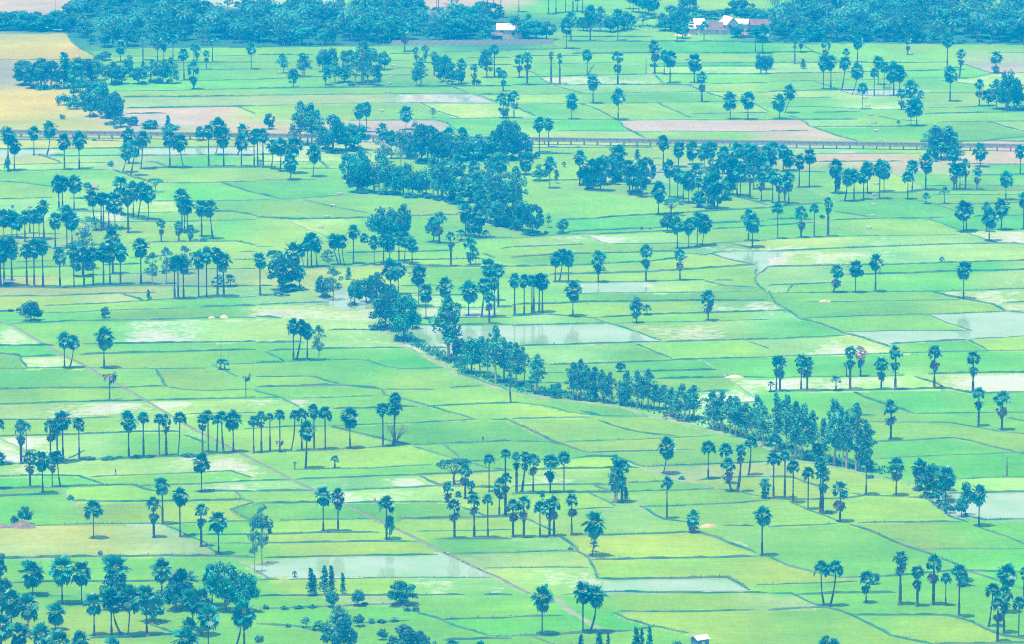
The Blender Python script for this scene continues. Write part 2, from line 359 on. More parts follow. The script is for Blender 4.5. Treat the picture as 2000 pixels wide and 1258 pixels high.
# ------------------------------------------------------------------ the land: dykes, paths, channel (surveyed as polylines on the sheets)
DY = """0 0:850 490,1050 495,1400 490,1997 487|1350 548,1997 541|870 440,1400 440,1997 435|1370 632,1997 622|850 712,1300 708,1997 692|950 760,1997 750|985 845,1850 832,1997 826|1850 832,1997 890|0 470,740 465|1000 375,1997 368|980 890,1300 885|0 262,530 258|525 258,560 330,640 385,745 440
1 0:0 368,500 365,1050 358|0 487,600 480,1230 471|0 541,400 542,700 540,1200 531,1260 545|0 622,350 605,800 590,1240 586|0 692,600 685,1200 680,1540 675,1997 672|0 745,900 735,1700 728|0 828,600 808,1280 802,1880 805|1280 805,1420 870,1580 920|1480 930,1997 918|730 940,1420 938,1490 960|1430 410,1997 395|1640 455,1997 450|1430 620,1540 680,1640 720|1700 728,1880 800|1640 510,1997 505|1830 610,1997 602|0 430,450 428|1040 420,1240 418|1490 960,1560 1010|1000 590,1240 588|1730 740,1997 738
2 0:440 325,1150 325,1700 325,1997 331|460 420,1100 415,1997 416|0 390,250 385,500 380|0 440,530 435|0 605,190 602,590 590,1110 580|170 570,300 660,560 730|380 665,1150 660,1420 665|1110 585,1180 650,1370 665,1480 710,1660 770|50 740,560 730,1480 715,1997 722|0 805,520 808,1130 800,1430 798,1660 795|520 808,640 840,830 940|1130 800,1280 870,1400 920|60 930,450 935,870 938,1430 935,1997 935|1380 890,1660 885,1997 880|40 840,180 905|350 1020,1000 1025,1997 1027|830 940,900 1010,1040 1075|1150 495,1997 490|1120 520,1700 515,1997 515|1120 580,1997 580|1540 655,1997 645|1660 770,1900 810,1997 870|380 290,1100 288|150 500,850 490|0 664,390 662|0 515,170 570|590 590,640 500|1900 416,1997 416
3 0:0 410,200 408,370 405|280 360,380 415,600 490|0 490,600 488,900 492,1420 487|0 575,400 570,1080 555,1540 545|0 635,350 630,700 625,1080 610,1580 610,1780 570,1997 568|350 632,500 680,660 740|0 715,400 705,600 702,1090 698|660 740,830 750,1060 745|1160 725,1420 725,1640 720|0 770,500 760|0 835,400 832,600 845,740 855,1090 858,1200 845,1410 840|1450 840,1740 830|350 880,720 875|1200 890,1997 872|170 905,250 930,330 985,540 1060,700 1100|330 990,1010 988,1220 980|850 905,1000 935,1190 945|1320 955,1720 948,1997 945|1720 950,1850 990,1997 1025|0 935,180 935,700 932|1600 1105,1850 1080,1997 1070|1200 1110,1700 1100,1997 1105|0 1025,310 1020|1340 625,1600 660,1740 750|1700 415,1997 410|1520 500,1740 570|900 492,1060 487|0 332,300 340,1000 335,1997 345
0 1:0 395,300 392,500 388,860 385|0 350,560 335,850 330|0 226,500 222,1250 215,1997 208|350 280,1230 275,1997 270|870 385,1020 435,1180 485|1120 380,1300 370,1997 370|1130 325,1230 330,1300 365|0 478,200 490,420 520|1180 490,1600 490,1720 485,1997 478|1720 488,1997 570|0 615,250 608,420 605|540 610,680 615|1190 632,1500 630,1997 625|600 712,950 715,1030 770,1210 790|1030 725,1420 715|1550 720,1800 710,1997 745|620 795,750 850,850 870|640 795,950 793,1470 790,1997 775|0 900,250 885,480 888|1010 960,1250 950,1850 945,1997 975|480 980,900 970|130 1105,400 1098|0 1160,400 1145,560 1140|0 1220,390 1218|600 1215,1100 1195,1450 1165,1997 1158|1010 1070,1300 1060|800 1130,1100 1120|1850 1030,1997 1020|1830 1090,1997 1085|0 155,560 150,970 165|300 270,480 330|420 520,600 560
1 1:0 270,330 265|0 325,640 320|330 375,640 378|0 470,280 468,480 463|510 330,570 370|0 620,350 608,600 590,780 582|360 620,600 675,870 725|0 755,220 770,600 770,860 760,1210 745,1570 740|0 570,180 610|1310 955,1500 970,1700 930,1997 915|700 1035,1260 1025,1540 1018|800 1140,1000 1105,1250 1090,1780 1080|1760 1040,1860 1075|1910 1000,1997 990|1270 1135,1760 1145,1997 1140|1150 1190,1300 1190|1120 1350,1350 1355|0 985,130 985
2 1:0 925,350 895,560 885,790 880|350 780,600 770,850 750,1150 735,1450 715,1997 685|440 870,900 850,1200 835,1560 805,1997 785|790 965,1280 960,1500 970,1750 950,1997 935|660 890,1200 865|1560 850,1997 825|0 990,550 970|0 1070,300 1050,1000 1030,1280 1020|0 1140,560 1130,1080 1100,1370 1065|1270 1030,1500 1050,1620 1025,1997 1020|1540 1040,1700 1090,1900 1125|300 1205,1080 1185,1500 1155,1900 1130|1720 965,1870 1000|160 470,530 468|700 500,1100 505|170 265,480 262|100 215,1100 212|1650 580,1800 610,1997 660|1090 300,1180 298|1100 410,1200 408|1090 350,1180 348
3 1:0 685,170 665,450 650|200 530,340 530|520 575,800 570,1160 560|530 632,850 620,1120 612,1300 655,1490 715|1240 552,1480 550,1997 545|1290 580,1997 585|1200 515,1400 510|1490 505,1997 512|1300 655,1780 650,1997 640|1600 750,1997 740|0 775,200 770,360 780|520 710,780 755|490 780,900 765,1240 765,1430 755|1240 765,1400 820,1530 870,1600 900,1780 950|0 825,370 800|0 930,480 910,900 900,1500 893|0 1020,800 990,1500 965,1920 960,1997 968|1550 865,1780 855,1997 855|0 1140,500 1130,970 1125,1997 1095|600 1210,960 1198,1500 1180,1997 1165|1590 430,1997 428|370 325,1060 320|380 262,1200 258|60 405,460 405|1100 408,1240 400|1400 340,1997 345
0 2:0 435,380 432,950 412,1220 405|340 510,800 490,1130 470,1280 460,1997 440|0 555,150 550|350 560,600 560,760 550,1000 540,1470 525|1560 520,1997 505|80 650,550 628,1000 622,1600 605,1997 600|0 820,430 820|640 808,1060 805,1500 795,1997 790|150 910,440 900|620 890,1100 875,1650 860,1997 852|0 882,150 900,210 990|0 1000,450 992,700 995,1200 1000,1600 998|1210 1005,1300 1135|1650 970,1750 1010,1860 1060|1660 965,1997 960|0 1160,500 1150,900 1150,1300 1135|1300 1140,1450 1165,1600 1170,1997 1160|0 370,560 372,1000 350,1560 360,1997 355|950 412,1120 470|150 560,215 620
1 2:0 357,130 355|0 503,300 490,570 482|0 592,200 605|560 700,800 697,1010 702|0 795,380 795|100 860,300 850,620 842,1160 836|80 865,215 940|0 955,230 950|230 945,450 935,800 928,870 935|870 935,1000 980,1130 1000,1490 992|0 1062,400 1060|380 1055,480 1070,660 1125,820 1145,980 1160|0 1142,270 1140,700 1130|0 1170,200 1230,340 1300|0 1228,190 1225|280 1232,930 1212|1230 430,1700 425|1280 518,1890 525|1270 610,1660 602,1997 600|1230 660,1800 655,1997 655|1320 838,1500 835|1000 1160,1400 1165|1890 525,1997 520|1100 210,1520 205|1130 355,1400 350|1560 1030,1750 1090,1950 1160
2 2:0 50,560 30|0 130,300 110,1000 90,1280 82|0 205,560 190,1080 160,1370 128|320 330,1050 322,1500 305|300 265,1080 245,1500 215,1900 190|1500 315,1640 350,1900 365|390 412,1900 400|0 500,400 490,580 480,1400 470,1997 468|0 590,260 575|250 575,600 600,680 600|690 600,1040 580,1997 550|0 665,300 655,760 645|610 595,740 640,900 690,1050 740,1180 785|810 650,950 640,1500 630,1997 615|0 825,500 808,1180 790|1180 790,1800 775,1997 765|0 0,10 0|970 810,1100 860,1240 920|270 970,600 960,1060 945,1450 925,1997 910|940 1025,1600 1010|1120 1080,1680 1065|1480 1175,1700 1168|130 1030,420 1032|80 1115,420 1112|1680 1065,1997 1068|1850 790,1997 840|1900 220,1905 330,1997 420|1997 205,1910 280|1600 310,1720 305
3 2:0 85,800 50,1500 25,1920 20,1997 30|0 205,500 195,970 188,1997 155|600 268,960 260,1500 240,1997 228|0 350,520 330|200 340,140 410|30 412,500 405,1280 398,1997 375|1280 400,1400 430,1530 460,1740 495,1860 550|270 480,1040 470,1500 460|0 468,35 465|0 550,150 545|0 400,60 480,160 550,250 610,420 650,580 720,750 760,950 830|250 608,800 585,1150 575,1250 580|1250 580,1860 552|1250 580,1400 640,1590 705|1830 485,1997 480|580 712,900 705,1590 702|0 770,380 750,600 740|950 805,1560 775|1560 775,1720 855|1560 770,1997 745|0 905,500 893,950 880,1500 865,1997 855|0 1068,600 1063,1060 1055|780 960,1060 1050|1250 1040,1997 1028|1150 1060,1300 1110,1370 1150|0 1178,500 1172,900 1168,1250 1155,1420 1155,1600 1195|1600 1195,1997 1180|670 1185,850 1260|1860 550,1997 565
0 3:0 340,400 325,860 315,1300 305,1997 290|0 460,480 455,880 440|0 590,400 580,900 560,1400 550|500 780,900 765,1500 740,1850 715|0 905,300 890,620 900,800 965|700 905,1200 885,1800 858,1950 910|500 985,900 970,1040 970,1140 1000,1220 1015|1080 975,1520 960,1997 935|0 995,480 990|0 1055,470 1040|560 1090,800 1100,1300 1095,1900 1085|1520 1022,1840 1018,1997 1020|1840 1020,1900 1080,1980 1100|1980 1100,1800 1160,1920 1225,1997 1250|1450 415,1997 405|1430 580,1600 640|1910 530,1997 525|0 805,170 800|500 780,660 700
1 3:1900 990,1997 990|0 525,330 510,570 510|580 510,800 500,1300 480,1740 455|580 510,900 590,1060 630,1200 655|0 718,550 695,1120 665|1200 655,1600 640,1997 625|1240 670,1450 730,1650 785,1800 835|1640 785,1900 775|300 850,900 835,1370 810|0 935,270 930|310 925,900 900,1280 890,1600 875,1997 850|1260 890,1350 940,1450 975|0 1018,460 1010|690 1005,1000 998,1440 975|1700 985,1900 990|0 1110,600 1105|740 1105,1470 1100|190 1243,880 1230|1100 1232,1700 1225,1997 1218|1840 460,1960 455,1997 470|600 375,1000 365,1260 355|1340 355,1997 325|980 225,1010 265,1120 290,1300 340,1700 450|0 205,650 190,980 220|1520 210,1770 195|1830 835,1997 850|1500 1105,1700 1180,1850 1225|1440 640,1640 785
2 3:0 325,250 350,460 400,700 430,1060 435|0 450,600 440|680 465,900 540,1100 575,1300 590|0 475,200 570,350 640,560 710|420 630,900 615,1560 585|0 628,300 630,440 670,600 715,1130 700,1430 688|480 760,640 745,800 750,930 790,1030 825|1030 825,1500 810,1997 785|180 850,700 835,1000 835|0 980,200 970,600 960,740 965|880 950,1180 940|1450 930,1720 910,1997 905|640 965,770 1020|0 1040,180 1035,600 1025,780 1025|880 1020,1590 1000|600 1030,740 1095,820 1130|420 1165,800 1140|1000 1140,1320 1130,1800 1105,1997 1085|1590 1000,1700 1010,1850 1040,1960 1060|1470 240,1690 235|1690 330,1970 318|1960 1060,1997 1085|200 770,480 760|540 390,700 430
3 3:670 245,850 320,950 350,1130 410|1140 412,1500 408,1730 405,1997 400|740 470,1000 478,1400 482,1600 510,1800 550,1997 570|820 630,1140 620,1440 600,1600 630,1800 680,1997 725|830 765,1300 740,1997 712|1480 920,1700 910,1997 905|1390 1035,1997 1022|0 905,200 910,380 975,470 995|640 1030,760 1050,1080 1060|0 1075,200 1085,640 1070,760 1050|180 1095,300 1160,450 1210,560 1258|880 900,1080 950,1200 1000|1080 1060,1240 1075,1330 1150,1420 1210,1560 1258|1850 440,1997 470|640 430,840 425|1540 1210,1700 1240,1997 1235
0 4:0 345,100 340,700 320,1280 320|1310 322,1500 310,1997 298|1300 330,1450 410,1600 470,1700 560|1450 408,1997 405|1620 472,1997 472|0 590,330 585,800 578,1300 570,1997 582|80 780,500 775,800 772,1300 765,1580 765|280 885,600 885|700 1215,1050 1205,1250 1190,1400 1185|500 945,660 950|1980 765,1997 765|0 885,60 885|1850 890,1997 885|1100 1080,1400 1190
1 4:0 68,440 62|690 58,1440 25|0 158,460 158|680 155,1480 150|190 292,870 283|1100 283,1700 275,1997 268|0 405,500 392,960 388|1250 380,1700 372,1997 365|0 472,740 462,1260 455|1400 440,1600 440,1997 435|60 585,500 578,900 570,1420 560|1480 556,1800 550,1997 545|1780 668,1997 662|250 755,600 748,1100 742,1840 738|0 762,180 755|0 690,100 745,180 755|0 885,500 880,1000 878,1630 877|1780 875,1997 875|40 985,480 968,1060 945|780 1100,1200 1075|1270 1015,1440 1065,1620 1135,1820 1195|1450 1068,1920 1055,1997 1050|0 1100,350 1125,520 1165|1820 1195,1997 1200|1060 945,1270 1015|1460 1225,1997 1215
2 4:0 545,450 530,520 535,600 590,640 680,680 745|620 600,900 598,1400 588,1890 575|0 662,600 658|680 745,800 755,1200 750,1690 740,1780 790,1850 835|400 870,740 855,860 852,1190 860,1850 858,1997 860|470 410,780 410,1400 385|1440 385,1600 430,1900 545|1640 335,1890 340|830 1005,1300 1008,1900 992|780 1010,900 1065,1100 1120,1180 1130,1400 1180|0 1050,400 1035|0 1198,240 1190,600 1170,820 1160,930 1150|140 1198,320 1258|1910 795,1997 795|380 425,520 520|0 430,360 425|0 270,130 290,340 380|1000 180,1100 240,1200 285,1380 310|930 1150,1100 1130|1890 575,1997 575
3 4:0 345,540 320|650 325,850 400,1000 470,1160 520,1270 560,1420 620,1560 690|1200 520,1600 515,1997 515|0 575,180 650,360 700,560 740|560 740,1000 725,1420 690,1600 690,1997 697|0 795,300 785,700 770|0 862,180 865,300 920,440 970|220 870,600 862,1000 860|0 995,440 970,560 995,640 1030,800 1110,960 1190,1150 1235,1300 1258|650 1030,1400 1035,1600 1090,1750 1160,1840 1195,1997 1215|700 310,1100 310,1500 305|1540 260,1700 290,1997 285|1620 345,1800 400,1997 470|1900 800,1997 830|1300 1258,1997 1250|1560 690,1900 800"""
# w = width in m
PATHS = [(2, 0, '150 500,400 495,850 490,1000 510,1110 575', 2.0, .25), (2, 0, '340 345,430 380,520 420', 1.4, .2), (0, 1, '600 795,750 852,850 872', 2.2, .3), (1, 1, '0 755,130 762,220 770,400 850,540 900', 1.5, .25),
         (1, 1, '560 585,780 580,1300 600,1500 640,1600 660', 1.6, .3), (1, 1, '1770 800,1900 835,1997 855,2070 875', 2.0, .3), (1, 1, '360 1165,600 1150,1000 1140,1270 1135', 1.8, .35), (1, 1, '200 810,480 370', 0, 0),
         (2, 1, '480 520,700 555,920 590,1130 610,1350 650,1600 700', 1.8, .3), (2, 1, '560 890,700 950,790 965', 1.5, .35), (3, 1, '340 530,450 600,520 640', 1.0, .25), (3, 1, '960 410,1080 460,1200 520', 1.0, .25), (3, 1, '340 775,500 830,700 865,830 900', 1.4, .3),
         (0, 3, '480 985,540 1080,680 1210,700 1240', 1.2, .3), (0, 3, '0 600,60 640,180 680,200 720', 1.6, .3), (1, 2, '1010 702,1160 820,1300 900,1490 990,1560 1060,1800 1120,2000 1190,2100 1215,2270 1235,2500 1258', 2.2, .35),
         (2, 3, '150 260,280 295,580 325,860 365,1060 425,1200 450,1450 520,1640 570,1820 625,1920 650,2000 690,2200 770,2480 820,2640 860,2860 910', 2.3, .35), (2, 3, '1000 840,1150 880,1300 930,1450 950,1590 1000', 1.5, .3), (2, 2, '1460 922,1650 1035,1750 1130,1940 1240', 1.0, .25),
         (2, 4, '330 900,500 1030,660 1130,820 1165', 3.2, .2), (2, 4, '1180 1130,1400 1180,1540 1230', 1.6, .25), (3, 3, '2860 910,2900 960', 0, 0), (0, 3, '0 0,1 1', 0, 0), (2, 3, '1000 1140,1100 1180,1200 1230', 1.4, .3),
         (3, 3, '800 905,930 910,1080 950,1200 1010,1330 1060', 1.8, .35), (0, 2, '1560 355,1200 345', 0, 0), (1, 0, '-490 225,0 0', 0, 0), (0, 0, '0 236,530 230', 2.0, .3), (2, 0, '430 226,1170 226', 2.2, .4), (1, 4, '0 690,60 730,120 745', 1.6, .3), (0, 4, '1800 575,1997 690', 1.4, .3)]
CHANNEL = [(0, 2, 0, 640), (0, 2, 90, 660), (0, 2, 350, 815), (0, 2, 480, 890), (0, 2, 650, 970), (0, 3, 880, 165), (0, 3, 1110, 295), (0, 3, 1300, 410), (0, 3, 1530, 545), (0, 3, 1700, 630), (0, 3, 1860, 715), (1, 3, 0, 785), (1, 3, 150, 860), (1, 3, 300, 940), (1, 3, 470, 1020), (1, 4, 660, 160), (1, 4, 900, 270), (1, 4, 1100, 365), (1, 4, 1260, 440), (1, 4, 1480, 555), (1, 4, 1800, 705), (1, 4, 1900, 745), (1, 4, 1997, 800), (2, 4, 130, 865)]
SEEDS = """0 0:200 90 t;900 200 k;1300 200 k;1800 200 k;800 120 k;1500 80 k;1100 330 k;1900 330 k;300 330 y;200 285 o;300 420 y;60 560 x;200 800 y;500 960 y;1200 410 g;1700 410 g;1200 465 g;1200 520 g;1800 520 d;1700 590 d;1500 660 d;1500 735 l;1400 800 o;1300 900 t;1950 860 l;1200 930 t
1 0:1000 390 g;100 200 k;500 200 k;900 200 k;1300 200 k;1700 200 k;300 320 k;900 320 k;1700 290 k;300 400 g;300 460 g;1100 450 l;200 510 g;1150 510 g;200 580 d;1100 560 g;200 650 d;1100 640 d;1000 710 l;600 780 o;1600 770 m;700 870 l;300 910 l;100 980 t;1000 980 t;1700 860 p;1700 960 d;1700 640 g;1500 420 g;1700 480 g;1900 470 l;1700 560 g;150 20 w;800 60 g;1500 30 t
2 0:700 275 g;1600 370 d;700 370 g;800 455 g;300 470 g;600 540 g;1500 455 g;1500 505 d;1500 550 p;1700 610 g;700 630 p;150 640 g;300 700 g;900 690 p;1700 680 g;900 760 d;200 770 g;200 860 d;120 890 p;700 890 g;1000 870 g;1500 830 g;1700 860 p;1700 910 g;600 980 d;1400 980 t;700 1050 p;1500 1055 g;1750 30 l;600 60 g;1400 260 g
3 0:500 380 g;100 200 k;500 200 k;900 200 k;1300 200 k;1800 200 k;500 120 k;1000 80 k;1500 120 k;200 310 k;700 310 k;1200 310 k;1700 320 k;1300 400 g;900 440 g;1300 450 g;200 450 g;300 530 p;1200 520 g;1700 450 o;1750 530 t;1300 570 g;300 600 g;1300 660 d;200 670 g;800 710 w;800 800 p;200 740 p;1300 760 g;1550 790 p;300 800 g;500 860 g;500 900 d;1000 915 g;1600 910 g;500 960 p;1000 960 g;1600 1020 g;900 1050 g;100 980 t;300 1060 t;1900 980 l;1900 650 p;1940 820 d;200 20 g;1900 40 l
0 1:200 130 o;700 185 v;1300 190 l;100 255 w;700 250 p;1400 245 w;1900 240 w;200 310 v;800 305 p;1000 310 o;1700 320 d;300 370 p;500 440 g;200 440 g;200 550 g;900 450 g;1500 430 g;900 530 p;1500 560 g;1900 530 d;400 660 p;1300 680 p;1750 670 g;800 735 p;1300 750 g;800 830 g;1700 750 l;1300 840 l;1800 850 g;150 870 g;100 930 o;1200 920 l;1500 960 l;1300 1000 l;1850 990 l;1200 1090 g;1900 1060 o;1900 1120 l;1500 1220 o;100 1130 g;100 1240 o;700 1180 g
1 1:100 300 p;100 420 g;400 430 g;300 540 d;200 590 d;300 700 g;700 640 g;1000 640 g;1300 690 l;600 810 p;200 850 l;100 900 l;1300 850 g;900 800 g;1850 870 g;700 960 g;1400 990 g;1300 1050 l;1500 1110 g;700 1090 g;1800 970 g;800 1200 l;1500 1200 g;300 1190 o;1200 20 t;1900 320 l;100 230 p
2 1:300 230 l;900 240 l;700 280 l;1150 380 t;1150 320 l;400 420 l;300 600 g;800 650 g;900 540 g;1250 520 g;700 810 d;800 870 g;300 940 p;900 920 p;1600 880 g;1600 830 d;900 1000 g;300 1010 g;500 1090 d;1000 1080 d;1000 1150 l;300 1180 l;1500 1120 l;1800 990 p;1600 1010 p;1800 1060 w;900 1230 g;1500 1210 l;1750 740 g;1800 640 g;1300 170 p;400 175 p
3 1:600 290 t;1100 350 t;1800 300 t;1500 345 t;1800 380 d;1300 440 d;700 500 l;200 600 g;1000 460 l;400 430 d;1800 470 d;1800 530 g;1800 570 g;1700 620 g;800 595 g;1000 690 d;300 720 d;100 800 d;600 740 g;1100 720 d;1500 680 g;1200 830 l;200 870 g;1700 700 g;1700 800 d;1900 900 p;1000 940 p;300 960 p;1000 1050 p;300 1080 p;1700 1030 p;200 1180 p;1200 1160 d;1700 1140 d;1200 1230 g;400 230 p;1200 230 l
0 2:300 400 o;900 440 o;300 470 l;900 520 g;1700 480 d;1200 580 g;60 600 g;600 590 g;1300 700 p;500 720 g;1850 700 p;100 740 p;300 860 d;1200 830 d;1200 930 l;60 940 g;300 940 p;1100 1060 g;200 1080 d;1500 1080 l;800 1100 d;1800 900 g;1800 1020 g;1900 1090 g;500 1200 l;1500 1210 g
1 2:200 440 p;500 560 p;800 600 p;300 640 p;800 770 p;100 700 p;500 880 d;200 830 d;800 880 d;700 1000 g;800 1080 g;300 1100 l;1300 740 w;1800 740 w;1350 480 p;1600 460 p;1500 560 p;1700 630 g;1400 640 g;1400 870 p;1200 1130 l;600 1180 g;1300 1220 g;1200 940 d;740 480 w
2 2:400 720 w;300 370 p;800 365 w;300 450 g;800 440 g;300 530 l;1200 510 l;1700 510 p;800 550 l;1300 600 g;1700 590 l;600 620 g;1400 690 p;500 880 p;1000 840 g;1400 840 g;1700 950 d;600 1000 d;1300 980 d;1300 1040 d;1300 1120 g;200 1080 g;1900 1000 d;1700 390 g;1800 1210 p;1300 360 p;150 615 p
3 2:300 230 p;300 370 g;1200 330 d;1200 440 l;900 420 g;700 530 g;1700 420 p;1750 520 l;1900 520 p;80 510 p;60 580 p;300 700 d;700 660 g;1700 650 w;1000 750 w;1300 820 d;1850 820 l;400 830 p;700 850 p;1500 950 d;500 980 d;900 1110 p;300 1120 p;1000 1220 d;300 1220 d;1990 230 p;1960 340 p
0 3:300 280 g;200 400 p;700 400 p;600 500 l;1200 500 p;700 630 p;1200 650 g;300 680 p;100 850 p;900 830 p;1500 800 p;1200 930 g;1700 1000 p;300 1020 d;200 1130 d;900 1030 l;600 940 d;1500 1060 l;1500 1200 l;900 1200 l;1900 1170 d;1300 360 p;1800 360 p;1700 480 g;1900 620 l
1 3:200 160 l;500 240 g;400 330 p;800 330 g;1500 130 g;1400 290 l;1800 390 l;800 440 g;900 420 g;300 560 l;700 610 l;1500 560 d;1000 720 l;800 780 l;1500 710 g;300 880 l;1000 860 g;200 970 p;700 950 p;1300 930 p;300 1060 g;1000 1050 p;200 1180 d;1300 1170 d;1800 830 g;1700 930 p
2 3:300 290 g;200 390 l;800 380 d;300 540 l;1000 500 l;700 600 l;1200 560 g;150 680 d;1000 660 l;1400 740 g;600 790 g;400 900 p;1200 880 o;1700 860 o;1100 980 d;1000 900 g;1700 960 l;400 1000 l;1300 1060 l;400 1100 l;800 1200 o;1600 1180 l;300 1200 p
3 3:300 320 d;1000 300 d;600 180 p;1600 150 p;1700 330 g;900 440 g;1000 540 l;1600 450 d;1800 600 l;1300 680 d;1700 800 d;1100 880 d;1700 970 p;1700 1120 w;700 900 l;300 1000 l;900 1010 l;100 1150 l;900 1130 l
0 4:800 400 v;500 460 v;1280 360 q;900 520 v;300 530 o;1100 500 v;1500 540 o;600 670 g;1100 820 g;500 830 g;600 1050 l;1800 900 g;1900 1100 g;1700 370 d;1800 440 g;1800 520 d;400 910 d
1 4:300 210 d;1000 210 d;400 340 l;1300 340 l;300 430 l;1000 420 l;600 520 l;1700 490 g;800 650 w;1800 610 o;1900 720 p;800 820 l;800 910 o;1600 820 p;300 930 g;700 1040 d;1600 960 g;300 1180 g;1000 1150 g;1700 1110 d
2 4:300 480 p;200 600 v;300 760 p;1100 800 w;1200 690 l;1000 480 l;1700 430 p;700 300 l;1600 300 l;1300 920 l;300 960 d;300 1110 d;800 1090 d;1500 1080 l;1200 1210 g
3 4:800 220 l;1200 420 l;300 470 d;1700 580 d;200 720 l;800 640 d;300 830 g;200 940 o;300 1120 l;900 1100 g;1400 1150 l;1800 150 w;1700 380 d;100 250 l"""
def pts(c, r, s): return [tp(c, r, *map(float, q.split())) for q in s.split(',')]
def resample(px, step):
    P = [gnd(*q) for q in px]; out = [P[0]]
    for a, b in zip(P, P[1:]):
        n = max(1, int((b - a).length / step))
        for i in range(1, n + 1): out.append(a.lerp(b, i / n))
    return out
DYKES = []
for ln in DY.split('\n'):
    hd, body = ln.split(':'); c, r = map(int, hd.split())
    for q in body.split('|'): DYKES.append(pts(c, r, q))
PATHS = [(pts(c, r, s), w, h) for c, r, s, w, h in PATHS if w]
CHAN = [tp(*q) for q in CHANNEL]
def extend(px):                                      # lines that leave the picture run on
    px = list(px)
    for e, o in ((0, 1), (-1, -2)):
        if px[e][0] < 6 or px[e][0] > 1993:
            s = -60 if px[e][0] < 6 else 60; k = (px[e][1] - px[o][1]) / ((px[e][0] - px[o][0]) or 1); q = (px[e][0] + s, px[e][1] + s * k)
            px.insert(0, q) if e == 0 else px.append(q)
    return px
DYKES = [extend(d) for d in DYKES]
# --- which field is where: a land grid (0.65 m by 2.6 m), grown from one known point per field, dykes hard to cross
GX0, GX1, GY0, GY1 = -285.0, 285.0, 1225.0, 2720.0; DX, DYY = .65, 2.6
NX = int((GX1 - GX0) / DX) + 1; NY = int((GY1 - GY0) / DYY) + 1
cost = np.ones((NY, NX), np.float32)
for line in DYKES + [p for p, w, h in PATHS] + [CHAN]:
    for q in resample(line, .3):
        i = int((q.x - GX0) / DX); j = int((q.y - GY0) / DYY)
        if 0 <= i < NX and 0 <= j < NY: cost[j, i] = 150
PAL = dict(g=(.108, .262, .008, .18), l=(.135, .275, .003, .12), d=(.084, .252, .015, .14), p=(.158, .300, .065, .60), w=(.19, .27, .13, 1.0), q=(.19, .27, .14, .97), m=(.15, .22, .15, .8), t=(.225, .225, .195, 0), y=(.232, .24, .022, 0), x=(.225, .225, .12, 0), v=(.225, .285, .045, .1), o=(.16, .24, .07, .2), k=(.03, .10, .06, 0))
seeds = []
for ln in SEEDS.split('\n'):
    hd, body = ln.split(':'); c, r = map(int, hd.split())
    for q in body.split(';'):
        X, Y, k = q.split(); seeds.append((gnd(*tp(c, r, float(X), float(Y))), k))
own = np.full(NX * NY, -1, np.int32); cst = cost.ravel().tolist(); dist = [1e9] * (NX * NY); hp = []
for s, (p, k) in enumerate(seeds):
    i = int((p.x - GX0) / DX); j = int((p.y - GY0) / DYY)
    if 0 <= i < NX and 0 <= j < NY: n = j * NX + i; dist[n] = 0; own[n] = s; hp.append((0.0, n))
ownl = own.tolist(); heapq.heapify(hp)
while hp:
    d, n = heapq.heappop(hp)
    if d > dist[n]: continue
    i = n % NX
    for m, st in ((n - 1, .65), (n + 1, .65), (n - NX, 2.6), (n + NX, 2.6)):
        if (m == n - 1 and i == 0) or (m == n + 1 and i == NX - 1) or m < 0 or m >= NX * NY: continue
        e = d + st * cst[m]
        if e < dist[m]: dist[m] = e; ownl[m] = ownl[n]; heapq.heappush(hp, (e, m))
own = np.array(ownl).reshape(NY, NX)
R = np.random.RandomState(4); tab = []
for p, k in seeds:
    c = np.array(PAL[k]); j = R.normal(size=3); v = 1 + .08 * j[0]
    tab.append([c[0] * v * (1 + .10 * j[1]), c[1] * v, c[2] * v * (1 - .16 * j[1]), float(np.clip(c[3] + (.08 * j[2] if k != 'w' else 0), 0, 1))])
tab = np.array(tab); colr = tab[own]; free = (cost < 100).astype(np.float64)
for _ in range(110):                                 # where no dyke parts them, neighbouring growth runs into one another
    acc = colr * 1.0; wt_ = np.ones((NY, NX))
    for ax, sh in ((0, 1), (0, -1), (1, 1), (1, -1)):
        f2 = np.roll(free, sh, ax) * free; acc += np.roll(colr, sh, ax) * f2[..., None]; wt_ += f2
    colr = acc / wt_[..., None]
colr[cost > 100, 3] = .05
xs = np.linspace(GX0, GX0 + DX * (NX - 1), NX); ys = np.linspace(GY0, GY0 + DYY * (NY - 1), NY)
FAR = 30000.0
xe = np.concatenate([[-FAR, -3000, -700], xs, [700, 3000, FAR]]); ye = np.concatenate([[-FAR, -2000, 600], ys, [3300, 6000, FAR]])
ce = np.pad(colr, ((3, 3), (3, 3), (0, 0)), mode='edge'); nx, ny = len(xe), len(ye)
V = np.zeros((ny, nx, 3), np.float32); V[..., 0] = xe[None, :]; V[..., 1] = ye[:, None]
idx = np.arange(nx * ny).reshape(ny, nx); Q = np.stack([idx[:-1, :-1], idx[:-1, 1:], idx[1:, 1:], idx[1:, :-1]], -1).reshape(-1, 4)
def npmesh(name, V, Q, m):
    me = bpy.data.meshes.new(name); me.vertices.add(len(V)); me.vertices.foreach_set('co', V.astype(np.float32).ravel())
    me.loops.add(Q.size); me.loops.foreach_set('vertex_index', Q.astype(np.int32).ravel()); me.polygons.add(len(Q))
    me.polygons.foreach_set('loop_start', np.arange(0, Q.size, 4, dtype=np.int32)); me.polygons.foreach_set('loop_total', np.full(len(Q), 4, np.int32))
    me.materials.append(m); me.update(calc_edges=True); me.validate(); return me
